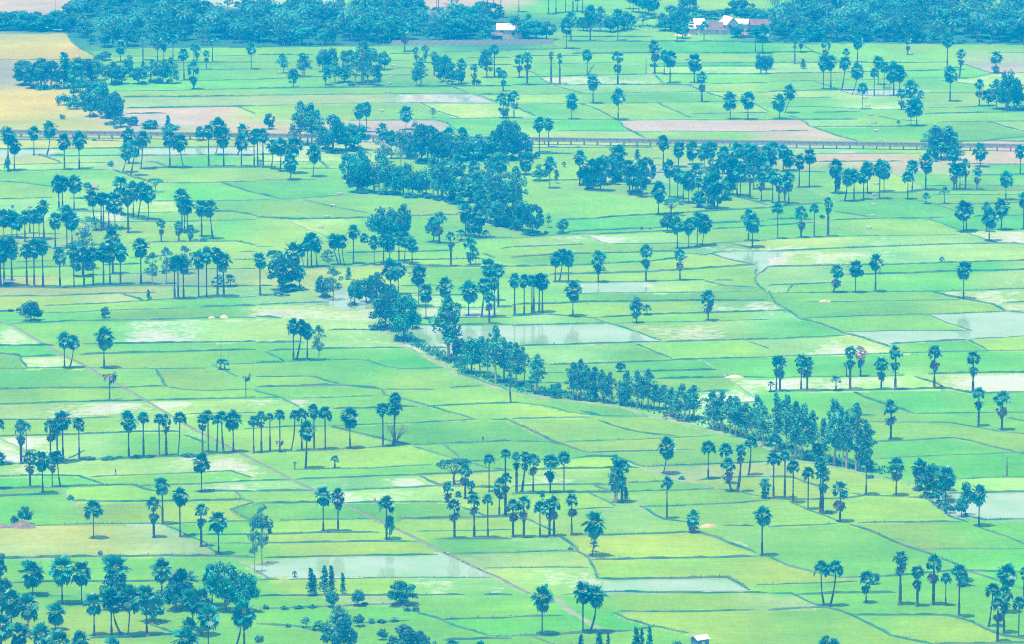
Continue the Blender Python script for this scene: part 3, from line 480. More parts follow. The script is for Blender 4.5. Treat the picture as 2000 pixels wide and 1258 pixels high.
def land_material():
    m = bpy.data.materials.new('paddy'); m.use_nodes = True; t = m.node_tree; N = t.nodes; L = t.links; b = N['Principled BSDF']
    a = N.new('ShaderNodeAttribute'); a.attribute_name = 'crop'; g = N.new('ShaderNodeNewGeometry')
    def noise(sc, det=4, vs=(1, 1, 1), ro=.55):
        mp = N.new('ShaderNodeMapping'); mp.inputs['Scale'].default_value = vs; L.new(g.outputs['Position'], mp.inputs[0]); n = N.new('ShaderNodeTexNoise'); n.inputs['Scale'].default_value = sc; n.inputs['Detail'].default_value = det; n.inputs['Roughness'].default_value = ro
        L.new(mp.outputs[0], n.inputs['Vector']); return n.outputs[0]
    def rng(src, a0, a1, b0, b1):
        r = N.new('ShaderNodeMapRange'); r.inputs[1].default_value = a0; r.inputs[2].default_value = a1; r.inputs[3].default_value = b0; r.inputs[4].default_value = b1; L.new(src, r.inputs[0]); return r.outputs[0]
    def math_(op, x, y):
        q = N.new('ShaderNodeMath'); q.operation = op
        for k, v in enumerate((x, y)):
            if isinstance(v, (int, float)): q.inputs[k].default_value = v
            else: L.new(v, q.inputs[k])
        return q.outputs[0]
    wet = a.outputs['Alpha']
    n1 = noise(.045, 5); n2 = noise(.35, 4); n3 = noise(1.6, 3); n4 = noise(.03, 6, (1, .55, 1), .62)
    n5 = noise(.5, 3, (.12, 1.6, 1)); n6 = noise(.5, 3, (1.6, .2, 1))
    v = math_('MULTIPLY', math_('MULTIPLY', math_('MULTIPLY', rng(n1, .3, .7, .86, 1.14), rng(n2, .3, .7, .93, 1.07)), rng(n3, .3, .7, .91, 1.09)), math_('MULTIPLY', rng(n5, .3, .7, .93, 1.07), rng(n6, .3, .7, .95, 1.05)))
    hs = N.new('ShaderNodeHueSaturation'); L.new(a.outputs['Color'], hs.inputs['Color']); L.new(v, hs.inputs['Value']); L.new(rng(n4, .3, .7, .488, .512), hs.inputs['Hue']); L.new(rng(n1, .3, .7, 1.15, 1.0), hs.inputs['Saturation'])
    # open water between the seedlings: patches where the noise tops a level set by how wet the field is
    lev = math_('SUBTRACT', math_('ADD', math_('MULTIPLY', n4, .75), math_('MULTIPLY', n2, .25)), rng(wet, 0, 1, .84, .30))
    wt = rng(lev, 0, .10, 0, 1)
    mx = N.new('ShaderNodeMix'); mx.data_type = 'RGBA'; L.new(math_('MULTIPLY', wt, .8), mx.inputs[0]); L.new(hs.outputs[0], mx.inputs[6]); mx.inputs[7].default_value = (.40, .42, .35, 1)
    L.new(mx.outputs[2], b.inputs['Base Color']); L.new(rng(wt, 0, 1, .9, .14), b.inputs['Roughness']); L.new(rng(wt, 0, 1, .0, .5), b.inputs['Specular IOR Level'])
    bp = N.new('ShaderNodeBump'); bp.inputs['Strength'].default_value = .12; bp.inputs['Distance'].default_value = .05; L.new(noise(3.0, 3), bp.inputs['Height']); L.new(bp.outputs[0], b.inputs['Normal'])
    return m
M_land = land_material()
gme = npmesh('ground', V.reshape(-1, 3), Q, M_land)
at = gme.color_attributes.new('crop', 'FLOAT_COLOR', 'POINT'); at.data.foreach_set('color', ce.astype(np.float32).ravel())
link('ground', gme, None, kind='structure')
# flooded plots: one water sheet each, 4 cm over the mud
def water_material():
    m = bpy.data.materials.new('paddy_water'); m.use_nodes = True; t = m.node_tree; N = t.nodes; L = t.links; b = N['Principled BSDF']
    g = N.new('ShaderNodeNewGeometry'); n = N.new('ShaderNodeTexNoise'); n.inputs['Scale'].default_value = .06; n.inputs['Detail'].default_value = 6; L.new(g.outputs['Position'], n.inputs['Vector'])
    rp = N.new('ShaderNodeMapRange'); rp.inputs[1].default_value = .38; rp.inputs[2].default_value = .66; L.new(n.outputs[0], rp.inputs[0])
    mx = N.new('ShaderNodeMix'); mx.data_type = 'RGBA'; L.new(rp.outputs[0], mx.inputs[0]); mx.inputs[6].default_value = (.22, .33, .21, 1); mx.inputs[7].default_value = (.14, .30, .09, 1); L.new(mx.outputs[2], b.inputs['Base Color'])
    b.inputs['Roughness'].default_value = .09; b.inputs['IOR'].default_value = 1.33; b.inputs['Specular IOR Level'].default_value = .45
    n2 = N.new('ShaderNodeTexNoise'); n2.inputs['Scale'].default_value = 1.8; n2.inputs['Detail'].default_value = 2; L.new(g.outputs['Position'], n2.inputs['Vector'])
    bp = N.new('ShaderNodeBump'); bp.inputs['Strength'].default_value = .06; bp.inputs['Distance'].default_value = .02; L.new(n2.outputs[0], bp.inputs['Height']); L.new(bp.outputs[0], b.inputs['Normal']); return m
M_water = water_material()
cell = own[:-1, :-1]
for s, (p, k) in enumerate(seeds):
    if k not in 'w': continue
    jj, ii = np.nonzero(cell == s)
    if not len(jj): continue
    a = jj * NX + ii; q = np.stack([a, a + 1, a + NX + 1, a + NX], 1); u, inv = np.unique(q, return_inverse=True)
    vv = np.zeros((len(u), 3), np.float32); vv[:, 0] = GX0 + DX * (u % NX); vv[:, 1] = GY0 + DYY * (u // NX); vv[:, 2] = .04
    link('flooded_paddy', npmesh('flooded_paddy', vv, inv.reshape(-1, 4), M_water), None, kind='structure')
# --- raised banks
def bank(name, px, w, h, m, seed, jit=.35):
    R = random.Random(seed); P = resample(px, 2.0); n = len(P); v = []; f = []
    hs = [h * R.uniform(1 - jit, 1 + jit) for _ in P]; ws = [w * R.uniform(1 - jit, 1 + jit) for _ in P]; off = [R.uniform(-.15, .15) * w for _ in P]
    ph = R.uniform(0, 9); wob = [.22 * math.sin(i * .37 + ph) + .16 * math.sin(i * .91 + 2 * ph) for i in range(n)]
    for i, p in enumerate(P):
        d = (P[min(i + 1, n - 1)] - P[max(i - 1, 0)]).normalized(); s = Vector((-d.y, d.x, 0)); c = p + s * (off[i] + wob[i])
        e = .35 if i in (0, n - 1) else 1
        for k, z in ((-.5, -.05), (-.26, hs[i] * e), (.26, hs[i] * e * R.uniform(.85, 1.1)), (.5, -.05)): v.append(c + s * ws[i] * k + Vector((0, 0, z)))
    for i in range(n - 1):
        for k in range(3): f.append((4 * i + k, 4 * i + 4 + k, 4 * i + 5 + k, 4 * i + 1 + k))
    f += [(0, 1, 2, 3), (4 * n - 1, 4 * n - 2, 4 * n - 3, 4 * n - 4)]
    return link(name, mesh(name, v, f, m), None, kind='structure')
tuft = []
for i, d in enumerate(DYKES):
    R = random.Random(i); hh = R.choice((.2, .28, .34, .4, .5)); bank('field_dyke', d, R.uniform(.65, 1.0), hh, M_dyke, i)
    L = resample(d, 1.1); dens = R.choice((.15, .35, .6, .85)); ph = R.uniform(0, 6)
    for j, q in enumerate(L):
        if R.random() < dens * (.5 + .5 * math.sin(j * .13 + ph)): tuft.append((q, hh, R.uniform(.7, 1.3)))
for i, (px, w, h) in enumerate(PATHS): bank('dirt_path', px, w * .68, h * .6, M_path, 900 + i, .2)
M_chan = mat('mossy_concrete', (.19, .21, .17), .95, (.09, .17, .08), .25, coord='World')
def channel(px):
    P = resample(px, 3.0); n = len(P); prof = [(-.62, -.05), (-.42, .22), (-.32, .22), (-.28, .04), (.28, .04), (.32, .22), (.42, .22), (.62, -.05)]; v = []; f = []; mi = []
    for i, p in enumerate(P):
        d = (P[min(i + 1, n - 1)] - P[max(i - 1, 0)]).normalized(); s = Vector((-d.y, d.x, 0))
        for k, z in prof: v.append(p + s * k + Vector((0, 0, z)))
    for i in range(n - 1):
        for k in range(7): f.append((8 * i + k, 8 * i + 8 + k, 8 * i + 9 + k, 8 * i + 1 + k)); mi.append(1 if k == 3 else 0)
    link('irrigation_channel', mesh('irrigation_channel', v, f, [M_chan, M_earth], mi), None, kind='structure')
channel(extend(CHAN))
# rough grass on the dykes and weeds along the road: nobody could count it
R = random.Random(2); v = []; f = []; T = []
def blades(q, z, s, n):
    for _ in range(n):
        a = R.uniform(0, 6.28); c = Vector((q.x + R.uniform(-.45, .45), q.y + R.uniform(-.35, .35), z)); d = Vector((math.cos(a), math.sin(a), 0)); ln = d * R.uniform(.05, .35) * s; h = R.uniform(.18, .5) * s; b = len(v)
        v.extend([c - d * .13 * s, c + Vector((-d.y, d.x, 0)) * .13 * s, c + ln + Vector((0, 0, h))]); f.append((b, b + 1, b + 2)); T.append(R.random())
for q, z, s in tuft: blades(q, z - .05, s, 3)
for px, w, h in [q for q in PATHS if q[1] in (2.2, 2.3)]:
    for q in resample(px, .5):
        for _ in range(3): blades(q + Vector((R.uniform(.8, 4.5), R.uniform(2, 13), 0)), 0, R.uniform(1.2, 2.9), 3)
link('dyke_grass', mesh('dyke_grass', v, f, M_dykeg, None, T), None, kind='stuff', label='rough grass and weeds growing on the dykes and road edge', category='grass')
# ------------------------------------------------------------------ palms: survey sheet (column, row), crowds with a way to count them, then x, y of the foot, y of the top, crown width, type, x of the top
PALMS = []                                              # (foot px, py, h px, w px, type, lean px, label parts)
YOUNG = []
def P(c, r, where, ref, rev, rows):
    L = []
    for q in rows.replace('\n', ' ').split(';'):
        t = q.split()
        if not t: continue
        X, Y, T, Wd = map(float, t[:4]); k = t[4]; XT = float(t[5]) if len(t) > 5 else X
        x, y = tp(c, r, X, Y); xt = tp(c, r, XT, T)[0]
        L.append(dict(x=x, y=y, h=(Y - T) / Z, w=Wd / Z, k=k, lean=(xt - x), where=where, ref=ref))
    L.sort(key=lambda d: d['x'] + d['lean'] * .5, reverse=rev)
    for i, d in enumerate(L): d['i'] = i; d['n'] = len(L); PALMS.append(d)

P(0, 4, 'in the back row below the yellowed field', 'the leafy tree', True, '255 880 605 185 F;485 945 575 180 F;637 945 610 160 F;905 960 560 205 F;1262 865 595 150 F;1375 985 720 150 F;1422 980 672 200 F;1655 960 652 165 F')
P(0, 4, 'in the grove row with the curved trunk', 'the tree inside it', True, '735 1195 855 150 F;870 1195 815 150 F;958 1200 850 140 F 885;995 1195 808 180 F 1015;1145 1190 798 150 F')
P(0, 4, 'in the grove knot under the big leafy tree', 'that tree\'s side', True, '1505 1150 820 170 F;1572 1195 825 185 F;1625 1300 955 175 F;1905 1310 925 180 F;1835 1290 950 150 F 1885;1480 1290 1060 140 F;1450 1400 1135 190 F')
P(0, 4, 'in the crowded corner of the grove', 'the picture corner', False, '5 905 600 110 F;15 1055 808 130 F;88 1130 835 170 F;218 1175 880 170 F;435 1150 940 140 F;10 1290 1020 190 F;150 1340 1100 165 F;322 1340 1100 165 F;470 1390 1150 175 F;620 1420 1165 135 F;880 1460 1205 130 F')
P(0, 4, 'beside the yellowed field', 'the earth mound', False, '730 435 135 150 M;1200 430 105 115 D;1268 325 -45 120 F;1405 425 35 120 F;1570 500 158 110 D;1705 560 222 140 F')
P(1, 4, 'by the concrete channel above the long pond', 'the picture edge', False, '525 385 30 125 F;640 385 42 110 M;1018 445 98 130 M')
P(1, 4, 'in the dyke row below the spreading rain tree', 'the rain tree', False, '1548 438 120 115 D;1702 435 82 105 D;1808 432 88 85 M;2005 425 125 110 D')
P(2, 4, 'in the short row under the rain-tree clump', 'the channel', False, '92 430 105 115 D;218 425 142 110 M;292 420 120 95 D;327 420 105 115 D;465 410 82 110 D')
P(2, 4, 'standing alone beside the pale ploughed strip', '', False, '622 575 232 165 F 645')
P(2, 4, 'standing short and stout by the heap of cut branches', '', False, '1415 388 215 118 D')
P(2, 4, 'standing alone on the dyke between lime fields near the V-shaped pair', '', False, '1950 572 185 130 F')
P(2, 3, 'very tall and thin on the path bend', '', False, '1208 1232 905 88 M')
P(2, 4, 'beside the wide brown path', 'the channel', False, '235 1187 805 165 F;553 1172 770 150 F;602 1172 795 150 F 655')
P(3, 4, 'of the pair rising like a V', 'the pale field', False, '440 966 605 125 M 412;482 966 600 120 M 525')
P(3, 4, 'in the ragged grove at the near corner', 'the V-shaped pair', False, '765 938 690 115 M;1030 955 530 125 D;1165 965 640 115 D;1290 955 565 130 D;1385 960 700 90 M;1490 1052 635 130 M;1860 1015 635 145 F;1722 1125 780 120 M 1750;1840 1175 800 130 D;1790 1245 885 125 D;1955 1212 885 110 M;1995 905 655 70 D')
P(0, 3, 'of the ragged row at the picture edge', 'the edge', False, '-5 800 450 100 M;165 805 455 115 D;205 705 475 85 M;395 800 460 105 D;448 805 450 90 D;491 795 385 135 F;618 766 440 105 M')
P(0, 3, 'of the shaded clump on the dark green corner', 'the edge', False, '-10 1000 700 110 F;235 990 700 110 D;333 1036 705 130 F;408 985 710 95 M;472 985 700 105 M 452')
P(0, 3, 'in the shrubby dyke row before the channel', 'the shrubs', False, '1005 762 400 130 F;1120 752 400 95 M;1243 744 412 90 M;1297 742 418 85 D;1386 744 395 110 M 1405;1580 715 415 85 M;1625 724 382 95 M;1688 724 420 90 M 1700;1747 724 388 100 M 1732;1820 713 392 125 F')
P(0, 3, 'alone below the shrubby dyke', '', False, '1573 1022 720 138 F')
P(0, 2, 'whose leaves hang withered beside the channel', '', False, '855 1248 1008 110 W')
P(0, 2, 'withered and leaning over in the open lime field', '', False, '1918 1225 1028 75 W')
P(0, 2, 'of the stout pair on the dark dyke', 'the channel', True, '503 996 710 115 F;542 994 740 100 F 575')
P(0, 2, 'alone between the stout pair and the channel', '', False, '812 996 680 140 F')
P(1, 3, 'in the long dyke row beyond the channel', 'the channel', False, '-18 720 430 90 M;42 716 388 80 M;110 707 405 72 M;187 705 380 85 M;272 705 378 85 M 305;357 702 370 100 M;453 700 340 100 F;540 693 352 110 M;385 842 465 128 F 398;733 683 360 135 F')
P(1, 3, 'by the bare twiggy tree', 'the dyke row', False, '990 671 325 110 M;1068 661 240 90 M 1090;1080 657 285 125 F')
P(1, 3, 'in the ragged clump beside the spreading rain tree', 'the rain tree', False, '1632 1076 800 110 D;1680 1035 930 80 D;1495 1102 940 92 D;1578 1060 1015 55 M;1818 1025 725 92 M;1945 1205 685 88 M;1898 1216 915 105 D;1948 1206 870 95 D')
P(2, 3, 'in the shaggy row past the rain tree', 'the rain tree', False, '35 1036 705 88 D;75 1031 700 90 D 105;165 1036 720 108 D;298 1030 730 125 M;405 1028 705 112 M')
P(2, 3, 'leaning alone over the path', '', False, '1178 882 592 140 F 1205')
P(2, 3, 'in the tree-lined road\'s lower group', 'the leaning one', False, '1530 922 620 120 M;1690 960 640 112 M 1668;1718 1020 750 118 D 1682;1757 1024 650 95 D 1785;1843 892 580 108 M 1862')
P(2, 3, 'with leafy companion beside the stony path', '', False, '857 1106 755 130 D')
P(2, 3, 'stunted on the dyke near the road', '', False, '1970 1072 915 95 D')
P(3, 3, 'in the line below the tree-lined road', 'the road trees', False, '55 712 560 112 M;42 1076 715 112 M;130 1076 700 95 M;195 1110 770 110 M;312 1162 830 98 M;408 1190 750 105 M;425 1196 822 118 D;562 1256 940 138 D;765 1046 735 120 M;1000 1052 750 132 M')
P(3, 3, 'in the open fields beyond the road', 'the road trees', False, '958 616 305 120 D;1642 511 205 100 D;1825 541 230 125 D')
P(3, 3, 'around the rounded thicket', 'the road', False, '1185 1010 770 120 F;1385 1100 815 150 F;1330 1112 965 110 D;1645 1292 965 140 F')
P(0, 2, 'of the long front row by the small hut', 'the hut', False, '5 362 -20 160 F;32 350 -24 120 F;92 358 -24 140 F;210 366 20 98 F;267 367 -14 122 F;335 366 -22 118 F;468 368 60 112 F;577 364 32 112 F;655 358 42 110 F;728 348 44 102 F;808 348 20 125 F;858 350 32 112 F;880 262 -90 125 F;940 343 28 118 F;1100 343 -26 130 F')
P(0, 2, 'in the front row\'s road-end knot', 'the hut', False, '1362 458 120 105 F;1390 458 112 95 F;1432 455 118 118 F;1550 448 76 120 F;1612 440 56 105 F;1697 440 56 98 F;1745 440 92 125 F')
P(0, 1, 'of the middle row behind the hut', 'the picture edge', False, '30 915 690 122 F;92 915 700 105 F;132 920 722 112 F;195 952 700 92 F;232 882 668 60 B;262 922 690 100 F;305 935 685 92 F;342 930 620 100 F;432 1005 715 112 F;522 995 665 112 F;562 965 705 130 F')
P(0, 1, 'of the trio beside the hillside hut', 'the picture edge', False, '460 706 425 118 F;488 702 428 108 F;578 702 428 120 F')
P(0, 1, 'in the crowd below the flat-topped tree', 'the hut', False, '757 865 545 110 F 725;790 856 560 82 F;808 856 562 90 F;850 856 575 80 F;897 850 560 140 F;945 740 435 122 F;1000 880 545 108 F;1040 756 480 120 F;1072 771 480 112 F 1105;1158 780 500 120 F')
P(0, 1, 'of the fringe group by the shaggy short palms', 'the short palms', False, '1420 866 528 130 F;1440 880 600 112 F;1462 872 612 98 F;1573 910 618 112 F;1660 928 625 112 F 1640')
P(0, 1, 'short with dead leaves', 'the flat-topped tree', False, '1258 950 768 72 D;1395 946 780 76 D;1487 943 808 72 D')
P(0, 1, 'before the concrete flume', 'the picture edge', False, '65 395 45 120 F;112 390 130 108 F;265 272 45 88 F;362 275 8 108 F 392;503 386 110 108 F;618 380 90 115 F')
P(0, 1, 'in the leaning cluster on the dyke bend', 'the picture edge', False, '952 406 180 108 F 985;1018 432 150 112 F 1055;1098 382 80 115 F 1115;1005 340 58 112 F')
P(0, 1, 'in the flume-side line', 'the leaning cluster', False, '1325 371 75 112 F;1432 371 108 115 F 1408;1628 366 30 95 F;1680 272 -15 125 F 1705;1745 365 60 128 F;1848 276 30 92 F 1898;1883 363 110 108 F;1983 366 75 92 F;2010 368 60 80 F;2052 371 60 95 F;2112 382 145 102 F 2130;2185 401 140 112 F 2195;2268 466 255 118 F;2295 415 130 130 F;2440 441 190 118 F 2452')
P(1, 1, 'rising from the central wood', 'the flume end', False, '990 241 25 98 F;1055 300 78 100 F;1435 290 85 122 F;1500 215 55 110 F;1615 235 60 102 F;1580 430 265 135 F;1700 460 305 102 F;1910 502 262 122 F;1745 690 490 112 F;2080 860 655 110 F;2105 425 250 122 F')
P(1, 1, 'in the open beyond the wood\'s corner', 'the wood', False, '2292 531 285 100 F;2525 512 232 102 F')
P(1, 1, 'near the twin leafy trees', 'those trees', False, '1430 962 705 118 D;1635 902 650 122 F;1742 916 645 140 F;1520 1142 865 82 D;1672 1132 910 112 D;845 950 878 72 M')
P(1, 1, 'of the dyke grove under the twin leafy trees', 'the road', False, '330 1145 955 140 F 290;378 1146 960 85 F 355;403 1150 905 95 F;432 1145 870 112 F;478 1142 900 112 F 468;645 1130 888 92 F 600;662 1130 892 85 F 640;692 1130 888 92 F 672;760 1121 815 98 F;922 1132 905 88 F;995 1121 880 92 F;1043 1120 900 105 F;1115 1100 868 92 F;1152 1116 860 112 F 1165;1218 1131 915 98 F')
P(1, 2, 'at the top of the road', 'the picture edge', False, '32 430 95 102 F;205 360 115 125 F;340 386 200 98 F')
P(1, 2, 'of the crowd around the flooded road fields', 'the road trees', False, '1050 470 150 140 F;1110 420 165 110 F;1270 519 185 135 F;1325 611 335 118 F;1475 560 290 125 F;1658 586 320 135 F;1758 601 285 108 F 1780;1890 521 175 100 F;1820 470 135 128 F;1820 652 390 100 D;1860 596 290 82 F')
P(1, 2, 'of the trio by the thin pale tree', 'the pale tree', True, '292 936 610 108 F;316 932 622 98 F 358;400 936 650 102 F')
P(1, 3, 'ragged at the road edge', '', False, '1988 328 100 62 D 1980')
P(2, 1, 'beyond the central wood beside the flume', 'the flume', False, '213 252 -25 100 F;285 212 -22 85 F')
P(2, 1, 'in the big palm grove past the wood', 'the wood', False, '640 546 300 130 F 620;690 552 290 140 F;825 470 200 130 F;917 588 300 112 F;1005 602 300 112 F;1180 391 120 102 F;1298 366 160 108 F;1230 602 312 105 F;1292 614 372 98 F;1335 640 395 90 F;1378 652 400 120 F;1440 520 335 110 F;1452 678 440 70 F;1522 682 430 115 F;1570 690 400 135 F;1602 690 420 120 F')
P(2, 1, 'in the far thick of the big palm grove', 'the wood', False, '1410 345 165 115 F;1500 372 190 98 F;1545 390 160 112 F;1655 420 200 105 F;1640 480 260 115 F;1718 588 290 130 F;1755 590 300 130 F;1782 602 330 112 F;1855 616 370 72 D;1945 632 400 92 M;1760 330 170 112 F;1840 420 175 100 F;1885 540 200 100 F;1950 542 280 112 F;1985 400 190 100 F')
P(2, 1, 'of the middle dyke group beside the round tree', 'the round tree', False, '1290 1002 755 102 F;1378 996 765 108 F;1445 986 715 98 F;1482 978 730 130 F 1502')
P(2, 1, 'of the twin palms above the muddy field', 'the dyke group', False, '1845 942 695 108 F;1875 992 720 132 F')
P(2, 1, 'half hidden by the flat green tree', '', False, '1142 736 485 122 F')
P(2, 2, 'along the long middle dyke', 'the clustered trio', False, '337 323 90 92 F;368 323 58 92 F 392;440 323 78 102 F;673 326 72 112 M;1045 321 28 108 D;1310 311 65 95 D')
P(2, 2, 'of the row above the reflecting pond', 'the road trees', False, '20 586 255 98 F;95 581 270 85 F;155 576 265 75 F;170 566 268 80 F;212 566 255 82 F;237 563 250 112 F;475 591 312 135 F')
P(2, 2, 'alone in the wide wet field', '', False, '1530 626 385 112 M')
P(3, 2, 'of the three above the straw heap', 'the bend in the dyke', False, '503 406 182 110 D 540;682 406 150 115 F;838 401 107 110 F')
P(3, 2, 'alone with thick crown on the far dyke', '', False, '1525 456 155 125 F')
P(3, 2, 'in the line along the two-coloured dyke', 'the sand heap', False, '65 1176 895 90 D;93 1176 892 112 D;258 1171 885 102 D;305 1171 900 112 D;640 1162 820 102 D;722 1061 820 105 B;883 1162 905 112 D;993 1166 820 112 D;1297 1156 812 120 D;1598 1187 862 112 D')
P(3, 1, 'in the group beyond the grey pipe supports', 'the palm grove', False, '525 572 300 118 F;597 633 380 112 F 618;670 631 375 92 F;745 620 380 100 F;775 571 320 110 F;870 616 310 112 F;905 556 320 112 F')
P(3, 1, 'in the rows below the flume-side trees', 'the grey pipe supports', False, '1125 552 310 102 M;1090 616 395 102 M 1085;1230 546 262 118 F;1450 541 330 95 D;1470 541 340 80 F;1497 541 330 90 F;1540 541 300 78 D;1630 541 360 78 D;1855 622 395 105 F;1655 362 175 118 F;1968 426 190 90 F;1440 345 185 112 F')
P(3, 1, 'at the end of the big palm grove', 'the grove', False, '40 300 160 110 F;118 402 180 100 F;165 392 230 112 F;243 526 265 98 F;322 522 220 102 F;35 646 395 92 F;85 642 410 92 D;130 656 425 82 D;162 652 400 102 M;20 390 240 100 F')
P(3, 1, 'of the four in a straggling line', 'the palm grove', False, '75 927 645 95 M;258 917 668 105 D;360 914 652 80 M;468 907 600 76 D')
P(3, 1, 'of the clump by the picture edge', 'the pipe supports', False, '1525 872 625 130 F;1547 862 632 112 F;1725 942 690 130 F;1705 872 640 75 F;1820 857 615 118 F;1992 852 565 95 F')
P(0, 0, 'in front of the far belt', 'the straw field', False, '940 481 310 95 F;1115 471 230 85 M;1228 481 258 82 M;1278 471 250 88 M;1350 476 265 90 M;1435 626 375 82 F;1512 471 340 65 M;1536 486 345 68 M;1610 541 390 62 D;1658 486 265 82 M;1510 696 480 102 D;1960 541 330 85 F;875 900 720 150 F;600 720 500 130 F')
P(1, 0, 'of the pair in the yellow-green field', 'the brown field', True, '810 1002 810 102 F;862 1032 795 92 F')
P(1, 0, 'alone between brown field and lime field', '', False, '1170 1012 825 105 F')
P(1, 0, 'before the concrete wall', 'the pale-trunked clump', False, '1160 402 175 96 M;1250 560 365 60 D;1320 490 350 62 D;1390 590 400 72 D;1602 652 460 88 D;1702 667 495 70 D;1860 602 345 82 M;1896 607 525 52 M;1928 712 545 70 D;1932 922 715 115 D')
P(2, 0, 'scattered over the wet far fields', 'the wall end', False, '15 922 705 90 D;57 606 425 82 D;118 666 405 85 D;305 657 400 42 D;372 657 415 50 D;587 586 385 88 M;825 661 395 102 D;632 806 580 106 F;465 931 735 95 F;828 937 690 112 F;1113 577 312 108 D;1187 582 395 72 F;1233 647 395 102 F;1422 647 420 112 F;1480 797 555 90 D;1702 931 720 112 F;1840 932 712 112 F')
P(2, 0, 'at the edge of the far houses', 'the wall end', False, '425 382 130 115 F;460 320 95 95 F;610 322 45 105 F;825 317 70 92 M;1288 326 160 82 F;1498 318 165 72 M;1900 412 215 82 M;1955 416 190 120 F')
P(3, 0, 'under the dark far belt', 'the houses', False, '208 502 300 48 D;255 411 275 60 M;450 446 300 82 D;698 487 275 92 F;1090 427 290 58 D;1398 532 250 102 F;1490 612 380 76 D 1505;1778 572 400 102 D')
P(3, 0, 'around the mirror-like flooded plot', 'the houses', False, '432 697 440 96 F;490 697 432 92 F;572 706 440 92 F 598;655 737 490 102 F 692;608 448 375 62 D;735 852 645 92 M;860 662 432 92 F;905 692 475 76 F;828 746 530 76 M;980 746 490 125 F;1027 742 515 105 F;1420 792 515 106 F;1648 827 615 86 D;1040 857 690 82 D;1112 760 620 110 F;1190 766 700 58 D;1115 982 770 118 F;1160 982 770 110 F;90 927 735 112 F;130 882 660 105 F 168')
P(1, 0, 'beyond the far belt, crown above the picture', 'the belt', False, '1005 60 -130 90 M;1050 60 -140 90 M;1185 25 -160 90 M;1410 65 -130 90 M;1805 50 -150 90 M;1853 65 -140 90 M;1910 140 -90 90 M')
P(2, 0, 'in the farthest row, crown above the picture', 'the belt', False, '53 95 -120 90 M;285 112 -110 90 M;343 102 -120 90 M;418 97 -120 90 M;475 92 -130 90 M;508 92 -130 90 M;550 102 -120 90 M;920 70 -90 90 F;945 95 -70 80 F;990 100 -80 100 F;1040 110 -60 100 F;1065 120 -70 90 F;1085 145 -50 110 F;1110 135 -50 100 F')
P(3, 2, 'short and young', '', False, '612 1062 945 60 S')
def add_young(c, r, X, Y, T, Wd, lab):
    x, y = tp(c, r, X, Y); YOUNG.append((x, y, (Y - T) / Z, Wd / Z, lab))
for a in ((0, 2, 1702, 356, 262, 110, 'short young palm, nearer of the two in the knotted front row'), (0, 2, 1797, 358, 258, 95, 'short young palm, outer of the two in the knotted front row'),
          (2, 2, 1052, 581, 495, 72, 'short young palm beside the slender two-stemmed tree'), (3, 2, 20, 1180, 1095, 55, 'small leaning young palm at the start of the two-coloured dyke'), (3, 2, 530, 1172, 1045, 84, 'bushy young palm in the middle of the two-coloured dyke'),
          (3, 2, 1355, 166, 122, 46, 'tiny young palm on a far dyke near the thick-crowned palm'), (3, 1, 1232, 652, 562, 72, 'stocky young palm on the dark green field edge'), (3, 1, 1375, 652, 512, 82, 'bent young palm next to the stocky one'),
          (1, 3, 615, 836, 732, 72, 'young palm alone on a bare dyke below the long row'), (1, 3, 183, 712, 605, 62, 'dead-topped short palm inside the long dyke row'), (1, 3, 303, 847, 785, 28, 'little sprouting palm stump on the bare dyke'),
          (1, 4, 302, 737, 685, 42, 'young palm at the corner of the long pond'), (1, 1, 1792, 920, 850, 58, 'little young palm in the shade of the twin leafy trees'), (1, 1, 1600, 936, 845, 82, 'thick young palm under the twin leafy trees'),
          (3, 0, 1020, 987, 935, 34, 'tiny young palm on the far dyke by the paired palms'), (0, 2, 1718, 1005, 918, 62, 'small twin-stemmed young palm under the bare pole'), (0, 2, 1752, 1007, 915, 72, 'small young palm on the open side of the bare pole'),
          (1, 4, 1530, 1425, 1205, 130, 'young palm cut by the bottom of the picture near the dark round tree'), (1, 4, 1750, 1410, 1228, 100, 'low young palm cut by the bottom edge past the dark round tree'), (1, 1, 35, 345, 305, 36, 'tiny young palm between two flume-side trunks'),
          (2, 1, 408, 365, 320, 40, 'tiny young palm on the open grass past the wood')):
    add_young(*a)
ADJ = dict(F='full-crowned', M='umbrella-topped', D='shaggy', B='brown-topped', W='withered', S='small')
